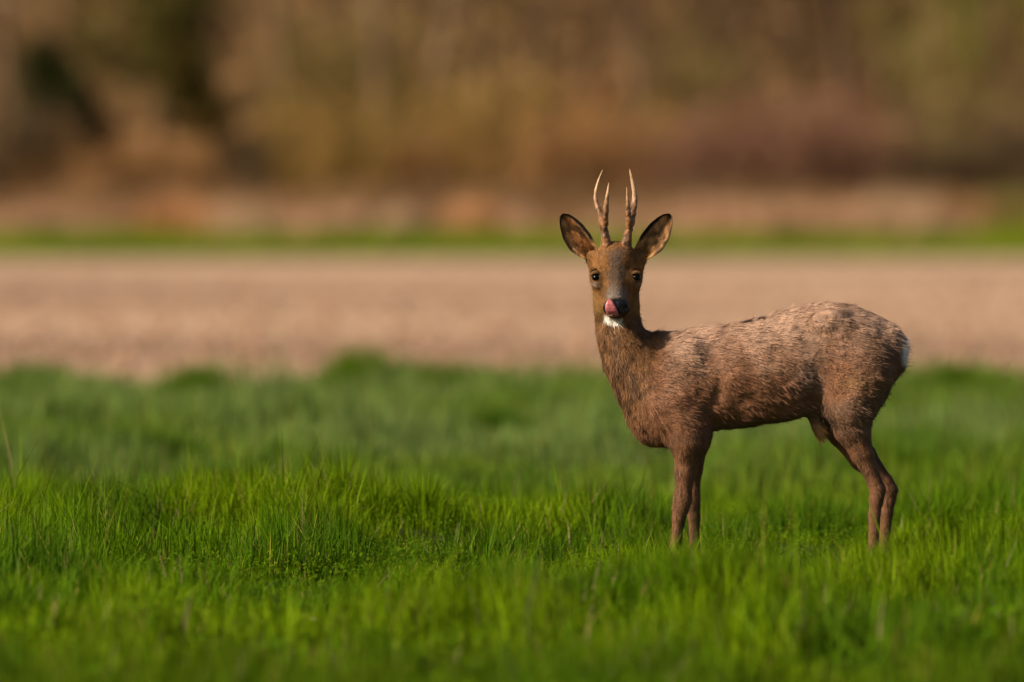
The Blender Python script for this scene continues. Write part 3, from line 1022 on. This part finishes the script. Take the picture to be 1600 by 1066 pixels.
LEGS = [
    ([((1066, -36, 660), 30), ((1076, -36, 694), 23), ((1070, -35, 735), 16.5), ((1067, -35, 768), 12.5), ((1066, -35, 780), 13.8), ((1063, -35, 792), 12.5), ((1060, -35, 808), 10), ((1054, -35, 860), 8.6), ((1051, -35, 871), 10.5), ((1046, -36, 888), 9), ((1041, -37, 896), 9)], 16),
    ([((1076, 36, 660), 30), ((1086, 36, 694), 22), ((1083, 34, 735), 15), ((1082, 34, 768), 11.5), ((1082, 34, 780), 12.5), ((1083, 34, 792), 11), ((1085, 34, 808), 9), ((1087, 34, 860), 8.2), ((1085, 34, 871), 10), ((1081, 34, 888), 9), ((1076, 34, 896), 9)], 16),
    ([((1345, -30, 585), 44), ((1328, -34, 640), 37), ((1330, -34, 668), 27.5), ((1346, -33, 706), 17.5), ((1364, -32, 750), 11), ((1370, -32, 765), 12), ((1368, -32, 780), 10.5), ((1365, -32, 802), 8.8), ((1363, -32, 858), 8.6), ((1362, -32, 872), 10), ((1357, -32, 888), 9), ((1352, -32, 896), 9)], 18),
    ([((1345, 30, 585), 42), ((1322, 34, 640), 34), ((1318, 34, 668), 29), ((1350, 33, 716), 21), ((1384, 32, 754), 12.5), ((1391, 32, 767), 12.5), ((1390, 32, 782), 10.5), ((1387, 32, 804), 9), ((1382, 32, 858), 8.6), ((1380, 32, 872), 10), ((1375, 32, 888), 9), ((1370, 32, 896), 9)], 18),
]
full = body.copy()
for chain, k in LEGS:
    D, k = leg(chain, k)
    # join only near the top of the leg so that the pairs stay apart
    full = np.minimum(full, smin(body, D, k))
# soft unevenness of muscle and coat
ii = np.stack(np.meshgrid(gu, gyy, gv, indexing='ij'), -1).reshape(-1, 3)
near = np.abs(full.ravel()) < 14
amp = sstep(915, 1040, ii[near, 0]) * sstep(760, 700, ii[near, 2])
full.ravel()[near] += (((fbm(ii[near], 26, 500, 2) - 0.5) * 5.0 + (fbm(ii[near], 9, 510, 2) - 0.5) * 1.5) * amp).astype(np.float32)
del ii


def surface_nets(D, org, h):
    S = D < 0
    n = D.shape
    cnt = np.zeros(tuple(k - 1 for k in n), np.int8)
    acc = np.zeros(cnt.shape + (3,), np.float32)
    ne = np.zeros(cnt.shape, np.float32)
    def sub(A, o):
        return A[o[0]:n[0] - 1 + o[0], o[1]:n[1] - 1 + o[1], o[2]:n[2] - 1 + o[2]]
    corners = [(i, j, k) for i in (0, 1) for j in (0, 1) for k in (0, 1)]
    for c in corners:
        cnt += sub(S, c)
    act = (cnt > 0) & (cnt < 8)
    ci = np.argwhere(act)
    P = np.zeros((len(ci), 3)); N = np.zeros(len(ci))
    for a in corners:
        for ax in range(3):
            if a[ax]: continue
            b = list(a); b[ax] = 1
            da = D[ci[:, 0] + a[0], ci[:, 1] + a[1], ci[:, 2] + a[2]]
            db = D[ci[:, 0] + b[0], ci[:, 1] + b[1], ci[:, 2] + b[2]]
            m = (da < 0) != (db < 0)
            t = np.where(m, da / np.where(m, da - db, 1), 0)
            pt = np.tile(np.array(a, float), (len(ci), 1))
            pt[:, ax] += t
            P[m] += pt[m]; N[m] += 1
    P = (P / N[:, None] + ci) * h + np.array(org)
    ids = np.full(act.shape, -1, np.int64)
    ids[act] = np.arange(len(ci))
    quads = []
    for ax in range(3):
        b1, b2 = [(1, 2), (2, 0), (0, 1)][ax]
        A = [slice(1, n[0] - 1)] * 3
        lo = [slice(1, m - 1) for m in n]; hi = [slice(1, m - 1) for m in n]
        lo[ax] = slice(0, n[ax] - 1); hi[ax] = slice(1, n[ax])
        sa, sb = S[tuple(lo)], S[tuple(hi)]
        e = np.argwhere(sa != sb)
        pol = sa[e[:, 0], e[:, 1], e[:, 2]]
        off = np.array([1, 1, 1]); off[ax] = 0
        e = e + off
        def cell(d1, d2):
            q = e.copy(); q[:, b1] -= d1; q[:, b2] -= d2
            return ids[q[:, 0], q[:, 1], q[:, 2]]
        q = np.stack([cell(1, 1), cell(0, 1), cell(0, 0), cell(1, 0)], 1)
        q[~pol] = q[~pol][:, ::-1]
        quads.append(q)
    return P, np.concatenate(quads)


PV, PQ = surface_nets(full, (U0, Y0, V0), STEP)
# mirrored v axis flips the winding
PQ = PQ[:, ::-1]
# light smoothing of the cell pattern
E = np.concatenate([PQ[:, [0, 1]], PQ[:, [1, 2]], PQ[:, [2, 3]], PQ[:, [3, 0]]])
deg = np.bincount(E[:, 0], minlength=len(PV)) + np.bincount(E[:, 1], minlength=len(PV))
for it in range(3):
    A = np.zeros_like(PV)
    for c in range(3):
        A[:, c] = np.bincount(E[:, 0], PV[E[:, 1], c], len(PV)) + np.bincount(E[:, 1], PV[E[:, 0], c], len(PV))
    PV = PV + 0.45 * (A / deg[:, None] - PV)


def vnormals(P, Q):
    n = np.cross(P[Q[:, 2]] - P[Q[:, 0]], P[Q[:, 3]] - P[Q[:, 1]])
    N = np.zeros_like(P)
    for k in range(4):
        for c in range(3):
            N[:, c] += np.bincount(Q[:, k], n[:, c], len(P))
    return N / (np.linalg.norm(N, axis=1)[:, None] + 1e-9)


LV = loc(PV)
LN = vnormals(LV, PQ)


def head_coords(P):
    q = P - HC
    return q @ fv, q @ uv, q[:, 0]


def coat(P, N):
    """coat colour (linear) at pixel-space points with outward normals in metres space"""
    u, y, v = P[:, 0], P[:, 1], P[:, 2]
    n = len(P)
    big = fbm(P, 34, 600, 3)
    mid = fbm(P, 13, 620, 2)
    c = np.tile(np.array([0.225, 0.102, 0.051]), (n, 1))
    # patchy grey winter coat moulting on upper flank and back, plus painted top light
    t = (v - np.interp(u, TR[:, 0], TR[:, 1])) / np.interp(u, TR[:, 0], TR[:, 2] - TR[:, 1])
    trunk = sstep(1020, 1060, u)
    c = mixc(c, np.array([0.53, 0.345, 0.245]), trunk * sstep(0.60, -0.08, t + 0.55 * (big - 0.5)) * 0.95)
    c = mixc(c, np.array([0.12, 0.066, 0.038]), sstep(0.48, 0.68, mid) * trunk * 0.2)
    # cool grey patch on the flank before the haunch
    g = np.exp(-((u - 1262) / 26) ** 2 - ((v - 590) / 50) ** 2)
    c = mixc(c, np.array([0.175, 0.125, 0.098]), g * 0.6)
    # dark flecks on croup and along the spine
    fl = sstep(0.60, 0.70, fbm(P, 9, 640, 2)) * np.exp(-((u - 1325) / 55) ** 2 - ((v - 500) / 38) ** 2)
    c = mixc(c, np.array([0.07, 0.040, 0.028]), fl * 0.65)
    for (fu, fv_, fr) in ((1321, 474, 7), (1321, 492, 8), (1355, 480, 4), (1248, 530, 4), (1238, 511, 2.5), (1186, 532, 3), (1166, 531, 2.5)):
        q = np.exp(-((u - fu + 14 * (mid - 0.5)) / fr / 1.3) ** 2 - ((v - fv_ + 16 * (big - 0.5)) / fr) ** 2) * (y < 10)
        c = mixc(c, np.array([0.07, 0.04, 0.027]), (q * 0.9).clip(0, 0.65))
    sp = (t < 0.06) * (np.abs(y) < 16) * sstep(0.48, 0.58, vnoise(P, 14, 660)) * sstep(1145, 1165, u) * sstep(1215, 1195, u)
    c = mixc(c, np.array([0.045, 0.025, 0.018]), sp)
    # darker haunch and shoulder point
    c = mixc(c, np.array([0.165, 0.095, 0.058]), np.exp(-((u - 1365) / 32) ** 2 - ((v - 560) / 48) ** 2) * 0.7)
    c = mixc(c, np.array([0.27, 0.155, 0.07]), np.exp(-((u - 1332) / 24) ** 2 - ((v - 596) / 12) ** 2) * 0.6)
    # belly
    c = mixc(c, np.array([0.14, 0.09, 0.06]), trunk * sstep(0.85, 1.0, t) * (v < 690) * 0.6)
    # legs: plain brown, near-hairless looking
    lg = sstep(660, 715, v)
    c = mixc(c, np.array([0.215, 0.100, 0.050]), lg)
    c = mixc(c, np.array([0.10, 0.055, 0.032]), lg * sstep(0.48, 0.66, fbm(P * np.array([1, 1, 0.25]), 8, 670, 2)) * 0.7)
    # neck
    nk = sstep(1042, 1000, u + 0.25 * (v - 560)) * sstep(690, 640, v)
    c = mixc(c, np.array([0.20, 0.097, 0.040]), nk)
    c = mixc(c, np.array([0.085, 0.043, 0.02]), nk * sstep(0.46, 0.62, mid) * 0.8)
    # groin tuft
    gt = np.exp(-((u - 1278) / 10) ** 2) * sstep(655, 668, v) * sstep(700, 690, v) * (np.abs(y + 2) < 14)
    c = mixc(c, np.array([0.46, 0.25, 0.085]), gt)
    # white rump
    rp = sstep(1403, 1411, u + 6 * (mid - 0.5)) * sstep(505, 517, v) * sstep(575, 566, v)
    c = mixc(c, np.array([0.78, 0.74, 0.68]), rp)
    # head
    a, b, l_ = head_coords(P)
    hd = sstep(498, 486, v) * sstep(-66, -52, a) * (u < 1012)
    hc = np.tile(np.array([0.26, 0.120, 0.040]), (n, 1))
    cheek = sstep(-8, -26, b)
    hc = mixc(hc, np.array([0.23, 0.125, 0.042]), cheek)
    wdt = 9 + 9 * sstep(0, 45, a) + 16 * (mid - 0.5)
    mask = sstep(wdt + 8, wdt - 4, np.abs(l_)) * sstep(-14, -2, b) * sstep(-36, -16, a + 10 * (mid - 0.5))
    hc = mixc(hc, np.array([0.125, 0.092, 0.072]), mask * 0.8)
    hc = mixc(hc, np.array([0.21, 0.165, 0.135]), mask * sstep(25, 44, a))
    for sd in (-1, 1):
        q = np.exp(-((l_ - 32 * sd) / 7) ** 2 - ((v - 445) / 3.2) ** 2) * (y < HC[1] + 25)
        hc = mixc(hc, np.array([0.62, 0.52, 0.44]), (q * 0.6).clip(0, 0.5))
        q = np.exp(-((l_ - 31 * sd) / 12) ** 2 - ((v - 433) / 9) ** 2) * (y < HC[1] + 25)
        hc = mixc(hc, np.array([0.02, 0.014, 0.01]), (q * 1.25 - 0.35).clip(0, 0.9))
    q = sstep(0.55, 0.7, fbm(P, 7, 680, 2)) * np.exp(-(l_ / 24) ** 2) * sstep(-14, -26, a)
    hc = mixc(hc, np.array([0.10, 0.055, 0.028]), q * 0.85)
    hc = mixc(hc, np.array([0.12, 0.062, 0.024]), sstep(0.5, 0.66, fbm(P, 10, 690, 2)) * 0.6 * (1 - mask))
    muzz = sstep(46, 52, a) * sstep(-24, -12, b)
    hc = mixc(hc, np.array([0.03, 0.022, 0.018]), muzz)
    c = c * (1 - hd[:, None]) + hc * hd[:, None]
    ch = sstep(36, 44, a) * sstep(-20, -25, b) * sstep(1.15, 0.8, ((l_ + 4.5) / 15) ** 2 + ((v - 498) / 8) ** 2 + 0.9 * (mid - 0.5)) * (y < -26)
    c = mixc(c, np.array([0.80, 0.78, 0.70]), ch)
    return c.clip(0.004, 0.95)


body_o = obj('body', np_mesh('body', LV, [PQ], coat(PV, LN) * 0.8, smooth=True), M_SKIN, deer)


def fur(nh):
    fi = rng.integers(0, len(PQ), nh)
    s_, t_ = rng.random(nh), rng.random(nh)
    w = np.stack([(1 - s_) * (1 - t_), s_ * (1 - t_), s_ * t_, (1 - s_) * t_], 1)
    q = PQ[fi]
    P = (PV[q] * w[:, :, None]).sum(1)
    N = (LN[q] * w[:, :, None]).sum(1)
    N /= np.linalg.norm(N, axis=1)[:, None]
    a, b, l_ = head_coords(P)
    u, v = P[:, 0], P[:, 2]
    head = (sstep(500, 488, v) * (u < 1014)).clip(0, 1)
    lgs = sstep(655, 700, v)
    nk = sstep(1045, 1000, u + 0.2 * (v - 560)) * (1 - head) * (1 - lgs)
    # flow of the coat
    d = np.tile(np.array([0.92, 0.0, -0.42]), (nh, 1))
    d = mixc(d, np.array([0.35, 0.05, -0.95]), nk)
    d = mixc(d, np.array([0.05, 0.0, -1.0]), lgs)
    hdir = np.array([0.0, 0.55, 0.75])[None] + np.stack([np.sign(l_) * 0.35 * sstep(4, 30, np.abs(l_)), np.zeros(nh), np.zeros(nh)], 1)
    d = d * (1 - head[:, None]) + hdir * head[:, None]
    sw = np.stack([fbm(P, 22, 700 + k, 2) - 0.5 for k in range(3)], 1)
    d = d + sw * 0.7 * (1 - 0.6 * head[:, None])
    d = d + rng.normal(0, 0.16, (nh, 3))
    d = d - N * (d * N).sum(1)[:, None]
    d /= np.linalg.norm(d, axis=1)[:, None] + 1e-6
    rump = sstep(1392, 1405, u) * sstep(600, 560, v)
    L = np.full(nh, 0.0115)
    L = L * (1 - nk) + 0.013 * nk
    L = L * (1 - lgs) + 0.0095 * lgs
    L = L * (1 - head) + 0.0085 * head
    L = L * (1 - rump) + 0.018 * rump
    chin = sstep(36, 44, a) * sstep(-20, -25, b) * (np.abs(l_ + 4.5) < 15) * sstep(506, 502, v) * (P[:, 1] < -26)
    L = L + 0.001 * chin
    tuft = np.exp(-((u - 1280) / 10) ** 2) * (v > 662) * (v < 700) * (np.abs(P[:, 1]) < 16)
    L = L + 0.016 * tuft
    L = L * rng.uniform(0.6, 1.25, nh) * (0.75 + 0.6 * fbm(P, 18, 730, 2))
    lift = (0.22 + 0.22 * sstep(0.5, 0.72, fbm(P, 12, 740, 2)) * (1 - head) * (1 - lgs)) * rng.uniform(0.6, 1.5, nh)
    noseclear = (a > 47) & (b > -20) & (v < 497)
    eyeclear = (np.abs(np.abs(u - 962.5) - 30.8) < 7.5) & (np.abs(v - 433) < 6.5)
    keep = ~noseclear & ~eyeclear & (v < 893)
    base = loc(P) - N * 0.001
    sdv = np.cross(d, N)
    W = rng.uniform(0.0007, 0.0014, nh) * (1 - 0.25 * head) * (1 - 0.3 * lgs)
    mid = base + d * (L * 0.5)[:, None] + N * (L * 0.5 * lift * 1.25)[:, None]
    tip = base + d * (L * 0.98)[:, None] + N * (L * lift * 0.9)[:, None]
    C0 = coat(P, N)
    def streak(ax, seed):
        ax = np.array(ax, float); ax /= np.linalg.norm(ax)
        al = P @ ax
        return vnoise(P - 0.78 * al[:, None] * ax[None], 2.3, seed) * 0.6 + vnoise(P - 0.72 * al[:, None] * ax[None], 5.0, seed + 1) * 0.4
    st = streak((0.92, 0, 0.42), 750) * (1 - nk) * (1 - lgs) + streak((0.3, 0, 0.95), 760) * nk + streak((0.05, 0, 1), 770) * lgs
    st = np.where(head > 0.5, 0.5 + 0.9 * (streak((0, -0.55, 0.75), 780) - 0.5), st)
    var = (rng.uniform(0.78, 1.25, nh) * (1.0 + (0.44 * sstep(0.22, 0.78, st) - 0.22) * (1 - 0.8 * rump)))[:, None]
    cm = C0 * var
    guard = rng.random(nh) < 0.05
    L = np.where(guard, L * 1.7, L)
    lift = np.where(guard, lift * 1.9, lift) * (0.6 + 0.8 * st)
    mid = base + d * (L * 0.5)[:, None] + N * (L * 0.5 * lift * 1.25)[:, None]
    tip = base + d * (L * 0.98)[:, None] + N * (L * lift * 0.9)[:, None]
    hw_ = (W * 0.5)[:, None]
    V = np.empty((nh, 5, 3), np.float32)
    V[:, 0], V[:, 1] = base - sdv * hw_, base + sdv * hw_
    V[:, 2], V[:, 3] = mid + sdv * hw_, mid - sdv * hw_
    V[:, 4] = tip
    C = np.empty((nh, 5, 3), np.float32)
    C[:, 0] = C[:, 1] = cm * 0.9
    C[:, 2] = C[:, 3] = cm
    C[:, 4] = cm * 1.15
    V, C = V[keep], C[keep]
    n = len(V)
    i = (np.arange(n) * 5)[:, None]
    Q = i + np.array([[0, 1, 2, 3]])
    T = i + np.array([[3, 2, 4]])
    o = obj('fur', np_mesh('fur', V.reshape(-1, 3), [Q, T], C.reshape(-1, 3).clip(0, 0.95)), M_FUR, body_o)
    tag(o, kind='stuff')


fur(230000)


def front_y(u, v):
    """depth of the first body surface seen from the front at a pixel"""
    i = int(round((u - U0) / STEP)); k = int(round((v - V0) / STEP))
    col = full[i, :, k]
    j = np.argmax(col < 0)
    return float(gyy[j]) if col[j] < 0 else 0.0


# eyes
def uv_sphere(c, r, seg=20, rings=12, f=None):
    th = np.linspace(0, np.pi, rings + 1)
    ph = np.arange(seg) / seg * 2 * np.pi
    T, Pp = np.meshgrid(th, ph, indexing='ij')
    V = np.stack([np.sin(T) * np.cos(Pp), np.sin(T) * np.sin(Pp), np.cos(T)], -1).reshape(-1, 3)
    if f is not None:
        V = f(V)
    V = V * np.array(r) + np.array(c)
    i = np.arange(rings)[:, None] * seg
    j = np.arange(seg)[None]
    j2 = (j + 1) % seg
    F = np.stack([i + j, i + j2, i + seg + j2, i + seg + j], -1).reshape(-1, 4)
    return V, F


for sd in (-1, 1):
    eu, ev = 962.5 + 31.2 * sd, 433.0
    ey = front_y(eu - 4 * sd, ev)
    V, F = uv_sphere((eu, ey + 4.9, ev + 0.4), (7.2, 8.0, 5.7))
    e = obj('eye', np_mesh('eye', loc(V), [F], smooth=True), M_EYE, deer)
    # brow fold over the eye
    ang = np.linspace(np.pi * 1.02, np.pi * 1.98, 9)
    pts = np.stack([eu + 8.6 * np.cos(ang), np.full(9, ey - 0.2) + 1.6 * np.abs(np.cos(ang)), ev - 0.3 + 7.4 * np.sin(ang)], 1)
    Vt, Ft = tube_np(loc(pts), np.array([0.6, 1.8, 2.6, 3.0, 3.1, 3.0, 2.6, 1.8, 0.6]) / K, 6)
    obj('eyelid', np_mesh('eyelid', Vt, [Ft], np.tile(np.array([0.13, 0.07, 0.03]), (len(Vt), 1)), smooth=True), M_SKIN, e)

# nose pad with nostrils
ny = front_y(962, 479)


def nose_shape(V):
    V = V.copy()
    x, y, z = V[:, 0], V[:, 1], V[:, 2]
    for sd in (-1, 1):
        q = np.exp(-((x - 0.62 * sd) / 0.22) ** 2 - ((z - 0.05) / 0.30) ** 2) * (y < 0)
        V[:, 1] += 0.55 * q
    V[:, 0] *= 1 - 0.22 * np.clip(z, 0, 1)
    q = np.exp(-(x / 0.1) ** 2) * (y < 0)
    V[:, 1] += 0.10 * q
    return V


V, F = uv_sphere((962, ny + 3.0, 480), (20.5, 9.5, 14.0), 40, 28, nose_shape)
obj('nose', np_mesh('nose', loc(V), [F], smooth=True), M_NOSE, deer)
# tongue curling up over the nostril
tpath = np.array([[958, ny + 4, 493], [957, ny - 4.0, 491], [955.0, ny - 7.6, 486], [953.4, ny - 9.0, 480.5], [952.4, ny - 8.8, 475], [951.8, ny - 7.4, 470.5], [951.4, ny - 5.4, 467]])
tw = np.array([8.6, 9.0, 9.2, 8.6, 7.0, 4.4, 1.4])
tt_ = np.linspace(0, 6, 25)
path = np.stack([np.interp(tt_, range(7), tpath[:, c]) for c in range(3)], 1)
wid = np.interp(tt_, range(7), tw)
V = []
for p_, w_ in zip(path, wid):
    th = np.arange(14) / 14 * 2 * np.pi
    crease = 1.2 * np.exp(-(np.cos(th) / 0.22) ** 2) * (np.sin(th) < 0)
    V.append(np.stack([p_[0] + w_ * np.cos(th), p_[1] + 2.3 * np.sin(th) * (0.5 + 0.05 * w_) + crease, np.full(14, p_[2]) + 0.5 * np.sin(th)], 1))
V = np.concatenate(V)
i = np.arange(24)[:, None] * 14
j = np.arange(14)[None]
j2 = (j + 1) % 14
F = np.stack([i + j, i + j2, i + 14 + j2, i + 14 + j], -1).reshape(-1, 4)
o = obj('tongue', np_mesh('tongue', loc(V), [F, np.array([list(range(24 * 14, 25 * 14))])], smooth=True), M_TONGUE, deer)
tag(o, 'pink tongue curled up over the nose')


# ears
def ear(sd):
    cx = 962.5
    def mx(p):
        return np.array([cx + (p[0] - cx) * (-sd), p[1], p[2]])
    base = np.array([927, HC[1] + 8, 398.0])
    tip = np.array([877.5, HC[1] + 8, 335.0])
    ax = tip - base
    Ln = np.linalg.norm(ax)
    axn = ax / Ln
    side = np.array([axn[2], 0, -axn[0]])          # in the picture plane, towards the upper inner edge
    side = side / np.linalg.norm(side)
    if side[0] < 0:
        side = -side
    S = np.linspace(0, 1, 26)
    T = np.linspace(-1, 1, 17)
    up_w = np.interp(S, [0, 0.15, 0.35, 0.6, 0.8, 0.92, 0.98, 1], [11, 13.5, 16.5, 16.5, 13.0, 9.0, 5.5, 0.5])
    lo_w = np.interp(S, [0, 0.15, 0.35, 0.6, 0.8, 0.92, 0.98, 1], [13, 20, 25, 22.5, 15.5, 9.5, 5.5, 0.5])
    kk = np.array([0.25, 0.5, 0.25])
    up_w[1:-1] = np.convolve(up_w, kk, 'valid'); lo_w[1:-1] = np.convolve(lo_w, kk, 'valid')
    rows_in, rows_out, cin, cout = [], [], [], []
    for s_, a_, b_ in zip(S, up_w, lo_w):
        for t_ in T:
            w_ = a_ if t_ > 0 else b_
            cup = (1 - t_ * t_) * (3 + 0.38 * w_)
            wob = 1.2 * math.sin(s_ * 9 + t_ * 2)
            p = base + axn * (Ln * s_) + side * (t_ * w_) + np.array([0, cup + wob * 0.4 - 4 * math.sin(s_ * 3), 0])
            rows_in.append(mx(p))
            th = 2.6 * (1 - 0.5 * s_) * (0.35 + 0.65 * (1 - t_ * t_))
            rows_out.append(mx(p + np.array([0, th + 0.6, 0])))
            rim = max(float(sstep(0.52 if t_ > 0 else 0.68, 0.72 if t_ > 0 else 0.86, abs(t_))), float(sstep(0.82, 0.93, s_)))
            rim *= float(sstep(0.06, 0.3, s_))
            rimk = rim * (1.0 if t_ > 0 else 0.9)
            blot = fbm(p[None], 9, 800 + sd, 3)[0]
            ci = np.array([0.60, 0.33, 0.145]) * (0.45 + 1.1 * sstep(0.35, 0.65, blot))
            ci = ci * float(0.75 + 0.25 * abs(t_))
            ci = ci * sstep(0, 0.3, s_) + np.array([0.285, 0.138, 0.038]) * (1 - sstep(0, 0.3, s_))
            cin.append(ci * (1 - rimk) + np.array([0.012, 0.009, 0.008]) * rimk)
            co = np.array([0.16, 0.085, 0.035])
            cout.append(co * (1 - rim) + np.array([0.012, 0.009, 0.008]) * rim)
    ns, nt = len(S), len(T)
    V = np.array(rows_in + rows_out)
    C = np.array(cin + cout)
    g = np.arange(ns * nt).reshape(ns, nt)
    f = np.stack([g[:-1, :-1].ravel(), g[:-1, 1:].ravel(), g[1:, 1:].ravel(), g[1:, :-1].ravel()], 1)
    fo = f[:, ::-1] + ns * nt
    ring = np.concatenate([g[0, :], g[1:, -1], g[-1, -2::-1], g[-2:0:-1, 0]])
    r2 = np.roll(ring, -1)
    fr = np.stack([ring, ring + ns * nt, r2 + ns * nt, r2], 1)
    o = obj('ear', np_mesh('ear', loc(V), [np.concatenate([f, fo, fr])], C, smooth=True), M_EAR, deer)
    # pale hair inside the ear, dark fringe on the rim
    n = 2600
    si = rng.uniform(0.02, 0.96, n)
    ti = rng.uniform(-0.72, 0.55, n)
    gi = np.clip((si * (ns - 1)).astype(int), 0, ns - 2)
    gj = np.clip(((ti + 1) / 2 * (nt - 1)).astype(int), 0, nt - 2)
    fs, ft = (si * (ns - 1) - gi)[:, None], ((ti + 1) / 2 * (nt - 1) - gj)[:, None]
    Vi = V[:ns * nt].reshape(ns, nt, 3)
    Ci = C[:ns * nt].reshape(ns, nt, 3)
    b = (Vi[gi, gj] * (1 - fs) + Vi[gi + 1, gj] * fs) * (1 - ft) + (Vi[gi, gj + 1] * (1 - fs) + Vi[gi + 1, gj + 1] * fs) * ft
    c = Ci[gi, gj]
    dr = mx(axn + np.array([cx, 0, 0]) * 0) * 0
    axm = axn.copy(); axm[0] *= -sd
    dr = axm[None] + rng.normal(0, 0.35, (n, 3)) + np.array([0, -0.5, 0])
    dr /= np.linalg.norm(dr, axis=1)[:, None]
    Lh = rng.uniform(4, 9, n) * (1 - 0.4 * si)
    sv = np.cross(dr, np.array([0, 1.0, 0])); sv /= np.linalg.norm(sv, axis=1)[:, None] + 1e-6
    Vh = np.stack([b - sv * 0.4, b + sv * 0.4, b + dr * Lh[:, None]], 1)
    ch = c * rng.uniform(0.7, 1.5, n)[:, None]
    Ch = np.repeat(ch[:, None, :], 3, 1)
    Fh = (np.arange(n) * 3)[:, None] + np.array([[0, 1, 2]])
    h = obj('ear_hair', np_mesh('ear_hair', loc(Vh.reshape(-1, 3)), [Fh], Ch.reshape(-1, 3).clip(0, 0.9)), M_FUR, o)
    tag(h, kind='stuff')
    tag(o, 'tan ear rimmed in black')


ear(1)
ear(-1)


# antlers
def antler(paths, seed):
    tubes, cols = [], []
    for pts, rad in paths:
        pts = np.array(pts, float); rad = np.array(rad, float)
        t = np.linspace(0, len(pts) - 1, 60)
        # smooth resample
        P = np.stack([np.interp(t, range(len(pts)), pts[:, c]) for c in range(3)], 1)
        R = np.interp(t, range(len(pts)), rad)
        for _ in range(10):
            P[1:-1] = 0.25 * P[:-2] + 0.5 * P[1:-1] + 0.25 * P[2:]
        R = R * 0.88
        V, F = tube_np(P, R, 16)
        c = np.repeat(P, 16, 0)
        nv = V - c
        rough = sstep(300, 345, V[:, 2])
        bump = ((vnoise(V, 1.9, seed) - 0.35) * 0.6 + (vnoise(V, 5, seed + 1) - 0.5) * 0.4) * rough + (vnoise(V * np.array([1, 1, 0.25]), 1.8, seed + 3) - 0.5) * 0.3 * (1 - rough)
        V = c + nv * (1 + bump)[:, None]
        dark = sstep(288, 338, V[:, 2])
        cc = np.tile(np.array([0.54, 0.34, 0.19]), (len(V), 1))
        cc = mixc(cc, np.array([0.27, 0.125, 0.052]), dark)
        cc = mixc(cc, np.array([0.12, 0.06, 0.03]), dark * sstep(0.45, 0.65, vnoise(V, 5, seed + 9)))
        tubes.append((loc(V), F)); cols.append(cc)
    V, F = join_tubes(tubes)
    o = obj('antler', np_mesh('antler', V, [F], np.concatenate(cols), smooth=True), M_ANTLER, deer)
    return o


ay = HC[1] + 2
antler([
    ([(948, ay, 394), (947.5, ay, 384), (945, ay, 366), (942, ay, 348), (938, ay + 3, 334), (933, ay + 8, 322), (930, ay + 12, 311), (931, ay + 14, 297), (935, ay + 14, 283), (941.5, ay + 12, 266)], [7.5, 8.6, 6.4, 5.8, 5.2, 4.4, 3.5, 2.8, 2.3, 0.7]),
    ([(945, ay, 368), (944.5, ay - 4, 352), (945.5, ay - 9, 338), (947, ay - 12, 320), (949, ay - 13, 304), (951, ay - 13, 286)], [5.5, 5.6, 5.0, 4.2, 3.0, 0.7]),
], 900)
antler([
    ([(977, ay, 394), (977.5, ay, 384), (981, ay, 366), (985, ay + 1, 348), (988.5, ay + 5, 332), (991.5, ay + 9, 318), (992, ay + 12, 303), (989.5, ay + 13, 288), (986, ay + 12, 274), (984, ay + 11, 264)], [7.5, 8.6, 6.4, 5.9, 5.5, 5.2, 4.5, 3.6, 2.6, 0.7]),
    ([(982, ay, 360), (982, ay - 5, 346), (981.5, ay - 9, 330), (980.5, ay - 11, 314), (979, ay - 12, 293)], [5.0, 5.2, 4.4, 3.2, 0.7]),
], 920)
# hooves: two toes each
for chain, k in LEGS:
    (hu, hy, hv), _ = chain[-1]
    parts = []
    for sd in (-1, 1):
        ringb = []
        th = np.arange(12) / 12 * 2 * np.pi
        for (du, dv, ru, ry) in ((4, -3, 7.5, 5.6), (1, 6, 9.5, 6.0), (-3, 14, 11.5, 6.2), (-3.5, 14.6, 10.8, 5.6)):
            ringb.append(np.stack([hu + du + ru * np.cos(th), hy + 6.0 * sd + ry * np.sin(th) * (1 - 0.25 * (np.cos(th) < -0.4)), np.full(12, hv + dv) ], 1))
        V = np.concatenate(ringb)
        i = np.arange(3)[:, None] * 12
        j = np.arange(12)[None]; j2 = (j + 1) % 12
        F = np.stack([i + j, i + j2, i + 12 + j2, i + 12 + j], -1).reshape(-1, 4)
        h = obj('hoof', np_mesh('hoof', loc(V), [F, np.array([list(range(36, 48))])], smooth=True), M_HOOF, deer)
